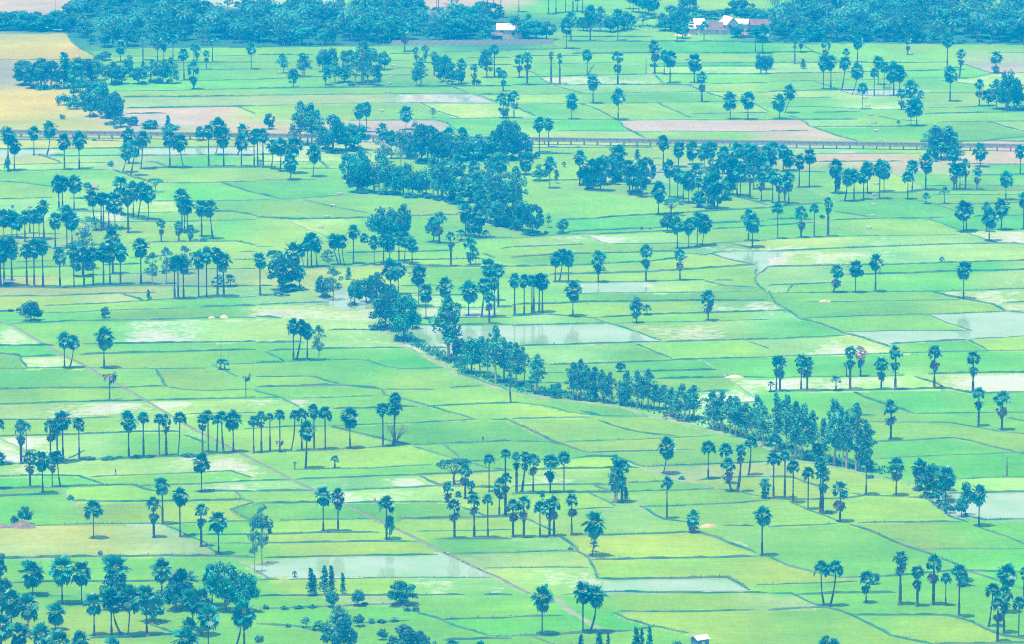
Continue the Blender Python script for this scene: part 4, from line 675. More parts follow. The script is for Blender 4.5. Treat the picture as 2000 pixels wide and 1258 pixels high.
def place_palm(x, y, hpx, wpx, k, lean, label, group, name='sugar_palm', idx=0):
    R = random.Random(idx * 31 + 5); p = gnd(x, y); m = ppm(p); h = hpx / (m * cosd(p)); w = wpx / m; ln = lean / m
    sc = w / (4.55 if k in 'FB' else 4.3 if k in 'MD' else 3.6 if k == 'W' else 4.5) * 1.22
    up = {'F': 2.05, 'M': 1.95, 'D': 1.9, 'B': 1.95, 'W': 1.0, 'S': 2.2}[k] * sc
    th = max(.5, h - up)
    o = empty(name, p, label, 'palm', group)
    r = max(.2, min(.34, .025 * th + .03)) * (1.25 if k in 'DBS' else 1.0)
    boots = R.choice((.0, .3, .35, .45, .25)) if k != 'D' else R.choice((.35, .5, .6))
    if abs(ln) / max(th, 1) > .04:
        tme = trunk_mesh(th, r, ln, R.choice((.5, 1.2, 1.8)), boots, idx % 3); t = link('trunk', tme, o); top = Vector((ln, .0, th))
    else:
        tme = trunk_mesh(th, r, 0, 0, boots, idx % 3); t = link('trunk', tme, o); t.scale = (1, 1, th / (round(th / 1.5) * 1.5 or 1.5)); top = Vector((0, 0, th))
        if round(th / 1.5) == 0: t.data = trunk_mesh(1.5, r, .06, 0, boots, idx % 3); t.scale = (1, 1, th / 1.5)
    c = link('crown', R.choice(CROWN[k]), o); c.location = top; c.scale = (sc, sc, sc * R.uniform(.95, 1.06)); c.rotation_euler = (R.uniform(-.1, .1), R.uniform(-.1, .1), R.uniform(0, 6.28) if k != 'W' else 0)
    if k == 'D' or (k == 'M' and R.random() < .3) or k == 'B':
        s = link('old_leaves', R.choice(SKIRT), o); q = R.uniform(.48, .62) if hpx > 45 else .55
        s.location = (ln * .85, 0, th - R.uniform(1.5, 2.0) * sc * (1.2 if k == 'D' else 1)); s.scale = (sc * .95, sc * .95, sc * 1.1); s.rotation_euler = (0, 0, R.uniform(0, 6.28))
    return o
def palm_label(d):
    a = ADJ[d['k']]
    if d['n'] == 1: return f"{a} sugar palm {d['where']}"
    return f"{a} palm, {ordinal(d['i'])} from {d['ref']}, {d['where']}"
for j, d in enumerate(PALMS): d['size'] = d['h'] * d['w'] * (.2 if d['h'] > (d['y'] + 5) else 1); d['j'] = j
big = sorted(PALMS, key=lambda d: -d['size'])[:296]; keep = {d['j'] for d in big}
print('PALMS', len(PALMS), 'words', max(len(palm_label(d).split()) for d in PALMS))
small = []
for d in PALMS:
    o = place_palm(d['x'], d['y'], d['h'], d['w'], d['k'], d['lean'], palm_label(d), 'palms ' + d['where'] if d['n'] > 1 else None, idx=d['j'])
    if d['j'] not in keep: small.append(o)
bm_v = []; bm_f = []; bm_m = []; bm_t = []; base_m = [M_palm, M_dry, M_pet, M_brown, M_ptrunk]; off = 0
for o in small:                                          # the smallest of over three hundred palms: ONE object
    for ch in list(o.children):
        mtx = Matrix.LocRotScale(ch.location, ch.rotation_euler, ch.scale); me = ch.data; n = len(me.vertices)
        co = np.empty(n * 3, np.float32); me.vertices.foreach_get('co', co); co = co.reshape(-1, 3)
        A = np.array(mtx); co = co @ A[:3, :3].T + A[:3, 3] + np.array(o.location); bm_v.append(co)
        at = me.attributes.get('tint')
        for i, pl in enumerate(me.polygons):
            bm_f.append(tuple(off + v for v in pl.vertices)); bm_m.append(base_m.index(me.materials[pl.material_index])); bm_t.append(at.data[i].value if at else .5)
        off += n; bpy.data.objects.remove(ch)
    bpy.data.objects.remove(o)
if small:
    link('distant_palms', mesh('distant_palms', np.concatenate(bm_v).tolist(), bm_f, base_m, bm_m, bm_t), None, kind='stuff', label='smallest far sugar palms scattered over the distant fields', category='palms')
for j, (x, y, hp, wp, lab) in enumerate(YOUNG):
    place_palm(x, y, hp, wp, 'S' if 'dead' not in lab else 'W', 0, lab, None, 'young_palm', 1000 + j)

# ------------------------------------------------------------------ trees, bushes and the far belts
NT = 0
def tree(x, y, hpx, wpx, k, label, group=None, idx=None):
    global NT; NT += 1; R = random.Random(NT * 17 + 3)
    p = gnd(x, y); m = ppm(p); h = hpx / (m * cosd(p)); w = wpx / m
    tm, cm, pw, ph = R.choice(PROTO[k]); name, cat, _ = KIND[k]
    o = empty(name, p, label, cat, group, R.uniform(0, 6.28))
    sx = w / pw * (1.45 if k == 'E' else 1.26); sz = h / ph * (1.12 if k == 'E' else 1.02)
    for nm, me in ((tm.name.split('.')[0], tm), (cm.name.split('.')[0] if cm else '', cm)):
        if me: c = link(nm, me, o); c.scale = (sx, sx, sz)
    return o
def Tt(c, r, where, ref, rev, rows):
    L = []
    for q in rows.replace('\n', ' ').split(';'):
        t = q.split()
        if t: X, Y, T, Wd = map(float, t[:4]); L.append((X, Y, T, Wd, t[4]))
    L.sort(key=lambda t: t[0], reverse=rev); cnt = {}
    tot = {}
    for t in L: tot[KIND[t[4]][2]] = tot.get(KIND[t[4]][2], 0) + 1
    if any(q in where for q in ('central wood', 'thicket', 'road crossing', 'past the wood')):
        RB = random.Random(len(L)); nb = [(X + RB.uniform(-.3, .3) * Wd, Y + RB.uniform(-14, 12), 0, Wd, 'b', (Y - T)) for X, Y, T, Wd, k in L if k in 'RHEL']; nb.sort(reverse=rev)
        for i, (X, Y, _, Wd, _k, hh) in enumerate(nb):
            x, y = tp(c, r, X, Y); tree(x, y, min(hh * RB.uniform(.16, .38), 60) / Z, Wd * RB.uniform(.4, .85) / Z, 'B', f"low undergrowth bush, {ordinal(i)} from {ref}, {where}", f"undergrowth {where}")
    for X, Y, T, Wd, k in L:
        x, y = tp(c, r, X, Y); nm = KIND[k][2]; i = cnt.get(nm, 0); cnt[nm] = i + 1
        lab = f"{nm} {where}" if tot[nm] == 1 else f"{nm}, {ordinal(i)} from {ref}, {where}"
        tree(x, y, (Y - T) / Z, Wd / Z, k, lab, None if tot[nm] == 1 else f"{nm.split()[-1]}s {where}")
Tt(0, 4, 'in the near grove', 'the corner', False, '1760 1000 588 250 R;1900 1010 690 200 R;1190 1088 850 220 R;900 985 735 230 H;1040 960 760 80 B;1262 880 815 110 B;40 890 735 110 R;1370 1000 760 160 H;2020 1240 1170 80 B')
Tt(0, 4, 'by the yellowed field', 'the corner', False, '190 320 170 100 R;112 320 225 60 B;782 565 512 40 B;552 135 78 55 B;15 590 530 60 B')
Tt(0, 4, 'with white stem at the pond corner', 'the edge', False, '1985 700 255 90 G;2045 640 172 170 G')
Tt(1, 4, 'beside the lone palm on the pond dyke', '', False, '1042 448 258 75 O')
Tt(1, 4, 'below the long pond', 'the pond corner', False, '425 882 668 88 K;455 882 720 60 K;532 875 650 90 K;585 872 650 80 K;675 868 705 60 K;595 970 832 100 R;795 962 825 100 R;850 955 915 50 B;1140 948 770 235 R;1248 1005 925 50 B')
Tt(1, 4, 'along the shrubby dyke ends', 'the grove', False, '75 985 945 50 L;220 985 955 70 L;335 980 950 80 L;440 975 945 70 L;250 1125 1095 50 L;390 1130 1045 90 G;500 1150 1070 120 L;900 1095 1055 70 G;980 1092 1058 70 L;1080 1085 1050 70 G;1180 1000 965 60 L')
Tt(1, 4, 'cut by the bottom of the picture', 'the grove', False, '655 1340 1000 270 H;640 1240 965 190 G;800 1120 1020 90 R;1150 1350 1105 250 H;1270 1350 1160 170 H;985 1225 1130 75 R;1395 1320 1215 90 B;1330 1300 1195 70 B')
Tt(2, 4, 'by the tin hut', 'the channel', False, '540 1330 1180 75 K;675 1330 1152 85 K;748 1320 1175 45 K;965 1330 1128 90 K;1010 1330 1140 60 K;1070 1330 1118 70 K;1290 1300 1215 120 B;615 1320 1230 80 B;470 1310 1240 60 B')
Tt(2, 4, 'in the open fields', 'the channel', False, '458 528 485 45 B;640 540 435 75 G;235 130 50 40 L')
Tt(3, 4, 'at the near corner', 'the pale field', False, '470 1340 1192 160 R;480 245 195 50 B;1530 800 715 130 R;820 790 695 90 R')
Tt(0, 3, 'on the shrubby dyke', 'the edge', False, '690 772 735 110 B;850 768 735 120 B;935 760 735 80 B;1070 752 725 90 B;1170 752 725 80 B;1480 745 710 110 B;60 805 780 80 B')
Tt(1, 3, 'at the end of the long palm row', '', False, '1090 657 482 200 N')
Tt(1, 3, 'over the shaggy palms', '', False, '1550 965 742 250 A')
Tt(2, 3, 'by the stony path', 'the channel', False, '805 1108 765 130 E;820 1100 850 140 G;885 1090 985 60 K;1325 930 885 50 B')
Tt(2, 3, 'in the road row', 'the bend', False, '510 310 60 110 G;610 310 90 110 G;735 330 130 100 G;870 345 170 100 G;1020 368 130 110 G;1150 378 215 110 G;1280 450 260 110 G;1390 455 240 110 E;1600 540 300 110 G;1700 565 300 110 E;1780 590 350 100 G;1870 610 360 110 G;480 302 38 115 E;535 300 15 120 E;590 305 70 90 E;645 312 72 110 E;700 322 92 95 E;765 332 110 80 E;840 335 170 80 E;900 352 98 85 E;975 362 98 105 E;1065 372 92 115 E;1120 372 200 90 E;1185 375 205 120 E;1245 432 225 105 E;1330 472 205 125 E;1420 445 212 115 E;1565 532 262 125 E;1640 542 262 110 E;1745 585 305 125 E;1825 595 350 115 E;1910 622 300 95 E;1960 662 375 115 E;620 318 200 110 L;880 350 230 90 L;345 290 165 100 R;255 270 195 55 L;150 240 130 90 G;195 100 -20 110 E')
Tt(2, 2, 'between wood and road', 'the wood', False, '30 1135 830 115 E;85 1105 855 85 E;200 1190 915 120 E;845 1022 948 74 R;970 642 442 95 O;715 250 205 50 G')
Tt(3, 3, 'in the road row\'s thick end', 'the bend', False, '60 690 292 115 E;150 690 305 120 E;215 765 358 150 E;280 770 375 130 E;345 765 420 110 E;430 790 480 100 E;510 815 345 150 E;570 825 400 100 E;610 835 430 110 E;690 852 375 145 E;760 865 500 130 E;735 860 620 110 E;395 760 640 100 H;320 775 690 130 L;500 810 730 90 L')
Tt(3, 3, 'in the rounded thicket', 'the road', False, '1290 1060 800 200 R;1400 1010 815 110 R;1195 1000 810 130 R;1540 1205 950 95 O;1510 1215 1060 100 R;1420 1190 1085 90 B;1370 1150 1060 90 B;800 915 870 60 B')
Tt(1, 2, 'along the upper road', 'the top', False, '1495 928 472 200 E;1540 930 560 150 G;1680 1035 750 170 R;1600 930 755 110 R;1760 1035 775 120 E;1810 1070 790 100 E;1868 1108 705 130 E;1935 1090 800 110 E;1985 1110 820 100 E')
Tt(1, 2, 'at the road crossing', 'the top', False, '200 390 118 235 R;150 260 55 130 A;180 432 380 80 B;270 385 310 110 B;345 390 330 70 B;245 432 405 40 B;560 210 70 110 G;600 465 215 150 G;520 440 270 120 R;490 400 330 60 B;770 502 285 120 R;720 302 205 58 K;860 480 290 130 R;930 470 240 150 R;980 560 300 190 R;1010 695 410 230 R;1150 785 415 210 R;1220 690 560 120 R;1190 470 395 80 B;1060 600 330 150 R')
Tt(1, 2, 'with few pale leaves by the palm trio', '', False, '490 934 660 105 G')
Tt(1, 1, 'of the twin pair', 'the road', False, '1000 962 655 230 R;1140 950 632 140 R')
Tt(1, 1, 'among the dyke palms', 'the road', False, '1385 948 760 115 O;1715 1122 995 60 G;1700 915 760 130 H')
Tt(2, 1, 'past the wood', 'the wood', False, '560 500 340 120 R;660 500 320 130 L;850 480 300 130 L;940 560 370 110 R;1005 575 390 110 R;1640 620 420 120 L;1720 480 270 120 R;1560 480 270 110 L;1960 480 260 120 R;345 492 385 42 O;195 300 245 50 H;980 305 225 58 K;1048 495 285 135 H;1245 738 600 200 A;1212 865 735 105 H;400 878 768 88 R;285 838 722 62 G;265 885 850 40 B;160 892 650 165 H;60 860 690 130 R;730 500 270 160 R;780 480 250 120 R;600 540 370 110 R;1800 480 200 130 R;1900 420 200 110 R;1470 680 545 110 R;1580 690 520 130 R;1700 580 420 120 R;1010 850 820 30 B;1078 850 830 25 B;220 470 330 130 L')
Tt(3, 1, 'by the flume', 'the pipe supports', False, '1300 300 65 170 E;1350 305 58 160 R;1410 310 70 150 E;1460 300 95 90 K;1280 320 180 90 R;1500 310 200 80 G;545 560 268 50 B;420 765 722 40 B')
Tt(0, 1, 'along the middle rows', 'the edge', False, '685 545 480 62 R;735 160 130 35 B;98 685 648 30 B;1210 560 442 115 A;665 1160 832 170 G;865 360 298 48 B;1560 160 45 85 H;58 400 270 50 L;1590 945 900 60 B;1530 945 915 40 B;485 -10 -60 60 B')
Tt(0, 2, 'among the palm row trunks', 'the hut', False, '645 275 78 180 H;1190 345 92 115 G;1297 338 50 110 G;1440 260 40 120 G;1157 460 382 45 K;240 628 468 160 R;145 560 500 40 B;85 555 520 45 B;820 602 515 80 R;265 620 500 110 R')
Tt(1, 1, 'in the central wood\'s back', 'the flume', False, '1000 330 120 150 G;1560 320 110 150 L;1900 300 60 180 H;300 195 -50 90 G;350 192 -118 125 E;430 192 -105 120 E;480 195 -60 100 E;600 245 -48 200 H;700 235 10 170 R;760 235 22 200 R;540 225 60 130 R;105 70 -60 85 R;1130 380 78 150 G;1290 332 25 160 H;1340 335 35 190 H;1245 200 10 80 G;1420 330 120 160 H;1520 330 150 150 H;1650 312 110 150 L;1740 312 85 220 L;1850 310 100 190 L;1950 312 0 180 H;2060 300 90 190 H;2010 200 0 120 R;1180 300 60 120 R;960 330 220 70 B')
Tt(1, 1, 'in the central wood\'s front', 'the field', False, '960 570 300 150 G;1060 580 320 140 L;1420 620 380 120 E;1540 630 400 140 L;1720 640 420 140 E;1860 640 440 150 R;1850 480 250 150 L;720 450 245 150 R;800 565 200 170 R;790 560 360 160 H;860 500 230 110 G;920 565 330 160 R;1005 578 305 110 E;1090 585 360 140 R;1150 585 325 170 R;1220 595 375 150 R;1300 600 380 120 R;1380 612 290 110 E;1330 600 420 110 G;1455 622 325 115 E;1500 630 400 110 R;1605 645 435 190 L;1560 600 350 140 R;1690 600 380 130 R;1780 560 370 130 R;1840 600 380 140 G;1900 700 520 170 R;1960 835 640 150 R;1880 815 620 150 R;1830 800 640 120 H;1930 830 700 150 H;1970 640 400 140 G;2030 800 400 140 E;2000 700 470 150 R;1800 660 600 90 B;1760 700 560 110 R')
Tt(0, 0, 'in the straw-field thicket', 'the straw field', False, '190 665 472 180 H;320 690 452 190 R;400 695 470 150 H;500 690 412 150 K;560 680 470 160 R;640 650 438 160 R;740 630 450 150 R;870 660 470 150 R;950 655 508 110 O;1010 600 436 90 O;1080 655 520 130 R;1118 540 475 50 K;1190 645 480 95 E;1270 650 460 120 R;1335 652 465 95 E;1380 645 560 60 G;650 830 610 170 R;760 860 615 180 R;500 820 690 110 B;580 850 720 120 B;700 910 740 120 R;890 925 720 150 H;820 920 800 120 R;940 990 905 130 R;1040 980 905 90 R;1170 1005 935 120 R;1310 1010 900 70 K;1330 1012 945 150 B;860 975 930 90 B;1210 1005 935 60 K;820 470 400 110 R;770 460 420 80 B;240 690 500 120 H')
Tt(1, 0, 'in the far pale-trunked clump', 'the belt', False, '205 572 430 82 E;365 600 430 115 E;290 682 540 85 O;520 560 370 110 R;590 560 372 110 R;545 664 510 90 O;612 650 480 80 E;690 640 500 130 O;720 520 380 110 R;780 660 470 120 G;840 640 350 170 E;900 520 370 120 R;950 670 505 90 O;1000 545 395 100 R;870 660 480 130 G;1290 672 470 120 E;1250 670 520 60 R;1430 600 430 100 R;1480 640 420 90 R;1530 660 490 110 H;1580 665 530 90 R;1460 640 520 90 H;1800 605 388 112 O;1720 665 590 65 B;745 680 625 55 B;320 600 560 50 B;1380 920 840 50 G')
Tt(3, 0, 'in the far wet fields', 'the houses', False, '10 540 420 60 R;275 535 460 52 K;1720 825 690 105 R;1780 850 640 110 E;1870 862 530 150 R;1920 855 600 130 R;1950 830 650 120 R;1960 865 800 160 B;1840 850 700 120 E')
Tt(2, 0, 'by the far field edge', 'the houses', False, '1940 575 415 95 R;1985 575 430 80 R;1105 520 480 60 B')
Tt(2, 0, 'between the wall and the houses', 'the wall', False, '1740 292 205 95 R;1780 300 180 100 C;1640 250 130 80 C;1500 250 170 60 R;1400 270 190 70 R;1330 300 160 110 R;90 300 150 200 R;190 310 150 180 R;270 310 160 150 R;30 290 110 140 R;130 250 90 130 L;560 240 130 110 R;620 240 90 120 G;690 245 70 100 E;770 250 120 110 R;830 245 110 110 E;900 230 80 140 R;1020 200 100 90 G;1240 230 40 180 H;1310 250 60 160 R;1200 240 150 140 R;1380 140 -30 150 R;1420 190 90 140 L;1480 180 70 130 R;1560 150 80 120 R;1640 130 70 120 R;1790 180 -20 200 R;1860 190 60 160 R;1930 200 60 150 R;1760 290 200 90 H;1860 290 220 90 R;1960 330 180 130 R')
# the long belts of mixed trees along the far road: every tree an object; they differ by kind, the rest is the place in the belt
def belt(name, poly, n, kinds, seed, hm, ref):
    R = random.Random(seed); L = []
    xs = [q[0] for q in poly]; t = 0
    while len(L) < n and t < 20000:
        t += 1; x = R.uniform(xs[0], xs[-1]); i = max(j for j in range(len(poly) - 1) if xs[j] <= x)
        a = (x - xs[i]) / (xs[i + 1] - xs[i]); y0 = poly[i][1] + a * (poly[i + 1][1] - poly[i][1]); y1 = poly[i][2] + a * (poly[i + 1][2] - poly[i][2])
        y = y1 - (y1 - y0) * R.random() ** 1.2
        if all(abs(x - u) > 6.0 or abs(y - v) > 4.5 for u, v, *_ in L): L.append((x, y, R.choice(kinds), R.random()))
    L.sort(); cnt = {}
    for x, y, k, q in L:
        nm = KIND[k][2]; i = cnt.get(nm, 0); cnt[nm] = i + 1; p = gnd(x, y); m = ppm(p)
        h = {'C': R.uniform(8, 12.5), 'R': R.uniform(6.5, 11), 'H': R.uniform(6, 9), 'L': R.uniform(4, 7), 'G': R.uniform(7, 10), 'B': R.uniform(2, 3.5), 'E': R.uniform(9, 13)}[k] * hm
        w = {'C': 7.4, 'R': h * 1.2, 'H': h * 1.25, 'L': h * .95, 'G': h * .65, 'B': h * 1.4, 'E': h * .38}[k]
        tree(x, y, h * m * cosd(p), w * m, k, f"{nm}, {ordinal(i)} from {ref}, in the {name}", f"{nm.split()[-1]}s in the {name}")
belt('belt above the straw field', [(-30, 52, 60), (135, 50, 62)], 26, 'RRHRR', 1, .8, 'the picture edge')
belt('broad belt behind the wire fence', [(136, 12, 62), (190, 12, 98), (215, 10, 104), (262, 10, 88), (370, 8, 88), (520, 26, 88), (768, 30, 88)], 165, 'CCRHGLH', 2, 1.1, 'the straw field')
belt('belt behind the concrete wall', [(700, 26, 76), (760, 22, 80), (960, 24, 80)], 48, 'RHLGRC', 3, 1.05, 'the wire fence')
belt('dark belt past the houses', [(1508, 18, 80), (1600, 12, 82), (1780, 2, 84), (2040, 16, 86)], 175, 'CCHRLGH', 4, 1.1, 'the houses')
belt('hazy strip by the far pond', [(160, -14, 14), (372, -14, 14)], 26, 'RRCR', 5, .9, 'the straw field')
belt('low scrub edging the dark belt', [(1500, 76, 83), (1700, 80, 84), (2020, 82, 87)], 34, 'B', 6, .8, 'the houses')
print('TREES', NT)
# ------------------------------------------------------------------ built things
def frame_at(px, py, rz=0): return gnd(px, py)
# the raised concrete flume that crosses the whole plain
fa, fb = gnd(-60, 266.5), gnd(2060, 296.5); fl = fb - fa; ang = math.atan2(fl.y, fl.x)
fo = empty('concrete_flume', fa, 'long raised grey concrete water flume on short posts crossing the plain', 'aqueduct', None, ang)
Lm = fl.length; sp = 5.05; n = int(Lm / sp)
for i in range(n):
    mb = MB(); x = i * sp
    mb.box(x + .06, x + sp - .06, -.75, -.62, 1.25, 2.62); mb.box(x + .06, x + sp - .06, .62, .75, 1.25, 2.62); mb.box(x + .06, x + sp - .06, -.62, .62, 1.25, 1.40)
    mb.box(x + .06, x + sp - .06, -.92, -.753, 2.50, 2.74, 1); mb.box(x + .06, x + sp - .06, -.88, -.753, 1.18, 1.36, 1); mb.box(x + .06, x + sp - .06, .753, .9, 2.50, 2.74, 1)
    mb.box(x + sp / 2 - .1, x + sp / 2 + .1, -.87, -.753, 1.37, 2.49, 1)
    if i % 1 == 0: pass
    if i == 0: seg0 = mb.build('trough', [M_dconc, M_earth])
    o = link('trough_segment', seg0, fo) if i else link('trough_segment', seg0, fo)
    o.location = (x, 0, 0)
pb = MB(); pb.box(-.2, .2, -.95, .95, .95, 1.14); pb.box(-.26, .26, -.4, .4, -.1, .948); pb.box(-.17, .17, -1.0, -.93, 1.2, 2.55)
pm = pb.build('support_post', M_earth)
for i in range(n + 1):
    o = link('support_post', pm, fo); o.location = (i * sp, 0, 0)
# concrete boundary wall and wire fence by the far belt
def wall_line(a, b):
    A, B = gnd(*a), gnd(*b); d = B - A; w = empty('concrete_wall', A, 'pale grey concrete panel wall along the far belt', 'wall', None, math.atan2(d.y, d.x)); n = 18; s = d.length / n
    p = MB(); p.box(.12, s - .12, -.06, .06, 0, 2.05); p.box(.12, s - .12, -.09, .09, 2.053, 2.18); pm = p.build('panel', M_conc)
    q = MB(); q.box(-.12, .12, -.14, .14, 0, 2.3); qm = q.build('post', M_dconc)
    for i in range(n): link('panel', pm, w).location = (i * s, 0, 0)
    for i in range(n + 1): link('post', qm, w).location = (i * s, 0, 0)
wall_line((767, 89), (1080, 86.5))
A, B = gnd(258, 91.5), gnd(764, 89.5); d = B - A; w = empty('wire_fence', A, 'wire fence on thin concrete posts in front of the coconut belt', 'fence', None, math.atan2(d.y, d.x))
q = MB(); q.box(-.07, .07, -.07, .07, 0, 1.7); qm = q.build('post', M_conc)
for i in range(35): link('post', qm, w).location = (i * d.length / 34, 0, 0)
q = MB()
for z in (.5, 1.0, 1.5): q.tube([(0, -.09, z), (d.length, -.09, z)], [.012, .012], 4)
link('wire', q.build('wire', M_dark), w)
# houses: body, gable or lean-to roof, openings
def house(px, py, W, D, hw, hr, rot, roofm, wallm, label, kind='gable', name='house', eave=.35, openings=(), ridge='x'):
    o = empty(name, gnd(px, py), label, 'house' if name == 'house' else 'hut', None, math.radians(rot))
    W *= .88; hw *= .88; hr *= .9; b = MB(); b.box(-W / 2, W / 2, -D / 2, D / 2, 0, hw)
    if kind == 'gable':
        if ridge == 'x':
            for x in (-W / 2, W / 2): b.poly([(x, -D / 2, hw), (x, D / 2, hw), (x, 0, hw + hr)])
        else:
            for y in (-D / 2, D / 2): b.poly([(-W / 2, y, hw), (W / 2, y, hw), (0, y, hw + hr)])
    link('wall', b.build('wall', wallm), o)
    r = MB(); e = eave; th = .09
    def slope(p0, p1, p2, p3):
        up = Vector((0, 0, th)); P = [Vector(p) + Vector((0, 0, .03)) for p in (p0, p1, p2, p3)]; k = len(r.v); r.v += [tuple(p) for p in P] + [tuple(p + up) for p in P]
        r.f += [tuple(k + i for i in q) for q in ((3, 2, 1, 0), (4, 5, 6, 7), (0, 1, 5, 4), (1, 2, 6, 5), (2, 3, 7, 6), (3, 0, 4, 7))]; r.m += [0] * 6
    if kind == 'gable' and ridge == 'x':
        dz = hr * e / (D / 2)
        slope((-W / 2 - e, -D / 2 - e, hw - dz), (W / 2 + e, -D / 2 - e, hw - dz), (W / 2 + e, -.01, hw + hr), (-W / 2 - e, -.01, hw + hr)); slope((W / 2 + e, D / 2 + e, hw - dz), (-W / 2 - e, D / 2 + e, hw - dz), (-W / 2 - e, .01, hw + hr), (W / 2 + e, .01, hw + hr))
    elif kind == 'gable':
        dz = hr * e / (W / 2)
        slope((-W / 2 - e, D / 2 + e, hw - dz), (-W / 2 - e, -D / 2 - e, hw - dz), (-.01, -D / 2 - e, hw + hr), (-.01, D / 2 + e, hw + hr)); slope((W / 2 + e, -D / 2 - e, hw - dz), (W / 2 + e, D / 2 + e, hw - dz), (.01, D / 2 + e, hw + hr), (.01, -D / 2 - e, hw + hr))
    else:
        slope((-W / 2 - e, -D / 2 - e, hw), (W / 2 + e, -D / 2 - e, hw), (W / 2 + e, D / 2 + e, hw + hr), (-W / 2 - e, D / 2 + e, hw + hr))
        s = MB(); s.box(-W / 2 + .02, W / 2 - .02, D / 2 - .1, D / 2 - .01, hw + .003, hw + hr * .85)
        link('rear_wall', s.build('rear_wall', wallm), o)
    link('roof', r.build('roof', roofm), o)
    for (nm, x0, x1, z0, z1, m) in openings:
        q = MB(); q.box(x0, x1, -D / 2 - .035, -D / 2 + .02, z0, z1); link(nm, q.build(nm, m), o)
    return o
hs = house
hs(996, 74, 12.6, 8, 4.6, 2.6, -2, M_white, M_wall, 'long house with white sheet roof behind the concrete wall', openings=(('window', 1, 2.2, 1.6, 3, M_dark), ('window', -4, -2.6, 2.6, 3.6, M_dark)))
hs(1019, 72, 5.5, 4, 4.4, .7, -2, M_white, M_wall, 'small white-roofed annexe beside the long house', 'shed')
hs(971, 79, 5, 3.5, 2.6, .9, 0, M_red, M_wall, 'open shed with faded red awning before the long house', 'shed', openings=(('opening', -2.3, 2.3, .05, 2.4, M_dark),))
hs(1349, 67.5, 4.4, 4, 3.3, 1.4, 8, M_white, M_wall, 'small shed with white lean-to roof at the end of the houses', 'shed')
hs(1366, 64, 5.2, 6, 4.2, 2.4, 5, M_white, M_wall, 'white-roofed house just behind the small shed', 'shed', openings=(('door', .6, 1.6, .05, 2.2, M_dark),))
hs(1377, 67, 4.6, 2.4, 2.0, .5, 4, M_red, M_wall, 'low dark-roofed lean-to before the white-roofed house', 'shed')
hs(1396, 66, 7.5, 6, 2.6, 3.2, 4, M_red, M_wall, 'house with steep brownish red roof beside the tall gable', openings=(('door', 1.8, 2.8, .05, 2.1, M_white),))
hs(1423, 65, 6.6, 9, 5.0, 3.4, 22, M_white, M_wall, 'tall house with white roof and high gable facing the fields', ridge='y', openings=(('window', -2, -.8, 2.8, 4.2, M_dark), ('door', 1.4, 2.6, .05, 2.2, M_dark)))
hs(1410, 67, 4.2, 3, 2.1, 1.0, 4, M_red, M_wall, 'little brown-roofed porch room at the foot of the tall gable', 'shed', openings=(('door', -1.4, -.5, .05, 1.9, M_white),))
hs(1449, 62, 6.5, 6, 4.4, 2.0, -10, M_white, M_wall, 'white-roofed house half hidden behind a coconut palm')
hs(1484, 60, 11, 6, 3.4, 2.4, -3, M_red, M_wall, 'long house with dull red tiled roof past the tall gable')
hs(1454, 73, 4, 3, 1.5, .9, 10, M_thatch, M_wood, 'small thatched shelter at the edge of the fields', name='hut')
hs(1643, 58, 8, 6, 3.6, 2.4, 14, M_white, M_wall, 'white-roofed house sunk among the coconut palms')
hs(1669, 60, 5.2, 5, 3.2, 1.8, -20, M_white, M_wall, 'smaller white-roofed house beside the one among coconuts')
hs(1650, 34, 6, 5, 3, 2.4, 10, M_thatch, M_wall, 'grey-roofed house high up in the dark belt', ridge='y')
hs(1525, 46, 6, 5, 3, 1.8, 0, M_white, M_wall, 'pale roof peeping out where the dark belt begins')
hs(183, 370.5, 2.8, 2.4, 1.3, .8, -8, M_thatch, M_wall, 'tiny brown-roofed field hut behind the palm trio', name='hut', openings=(('opening', -.4, .5, .05, 1.1, M_dark),))
hs(18.5, 559.5, 3.4, 2.8, 1.9, .45, 3, M_white, M_wood, 'small open hut with white sheet roof under the palm row', 'shed', name='hut', openings=(('opening', -1.4, .3, .1, 1.6, M_dark),))
M_blue = mat('blue_sheet', (.10, .22, .42), .5, (.07, .15, .30), .8); M_purple = mat('rust_red_sheet', (.30, .08, .10), .6, (.2, .06, .08), .8)
o = hs(1367, 1265, 3.6, 2.8, 2.6, .7, 32, M_white, M_blue, 'small tin hut with white roof, blue side and rusty red end', name='hut', openings=(('door', -.45, .45, .05, 1.7, M_white),), eave=.3)
q = MB(); q.box(1.587, 1.63, -1.3, 1.3, .05, 2.2); link('end_wall', q.build('end_wall', M_purple), o)
# poles
def pole(px, py, h, r, label, m=M_conc, arm=True):
    o = empty('utility_pole' if arm else 'pole', gnd(px, py), label, 'pole'); q = MB(); q.tube([(0, 0, 0), (0, 0, h)], [r, r * .7], 8); link('shaft', q.build('shaft', m), o)
    if arm: q = MB(); q.box(-.7, .7, -.06, .06, h - .6, h - .48); link('crossarm', q.build('crossarm', M_wood), o)
for a in ((1468.5, 42, 12, .22, 'concrete utility pole rising behind the house roofs'), (1621, 24, 9, .17, 'pale pole standing in the dark belt'), (1740, 26, 9, .17, 'second pale pole deep in the dark coconut belt'), (108, 30, 7.5, .15, 'pale pole at the start of the broad belt'), (265, 20, 8, .15, 'pale pole in the middle of the broad belt'), (601, 12, 6, .14, 'thin pole beside the bright far pond'), (944, 14, 7, .14, 'thin pole over the far green strip'), (945, 30, 7, .12, 'thin dark pole above the long house'), (1282, 49, 6, .13, 'pole by the road bank between wall and houses')): pole(*a)
pole(*tp(0, 2, 1725, 1000), 8.2, .09, 'bare thin pole rising from the twin young palms', M_wood, False)
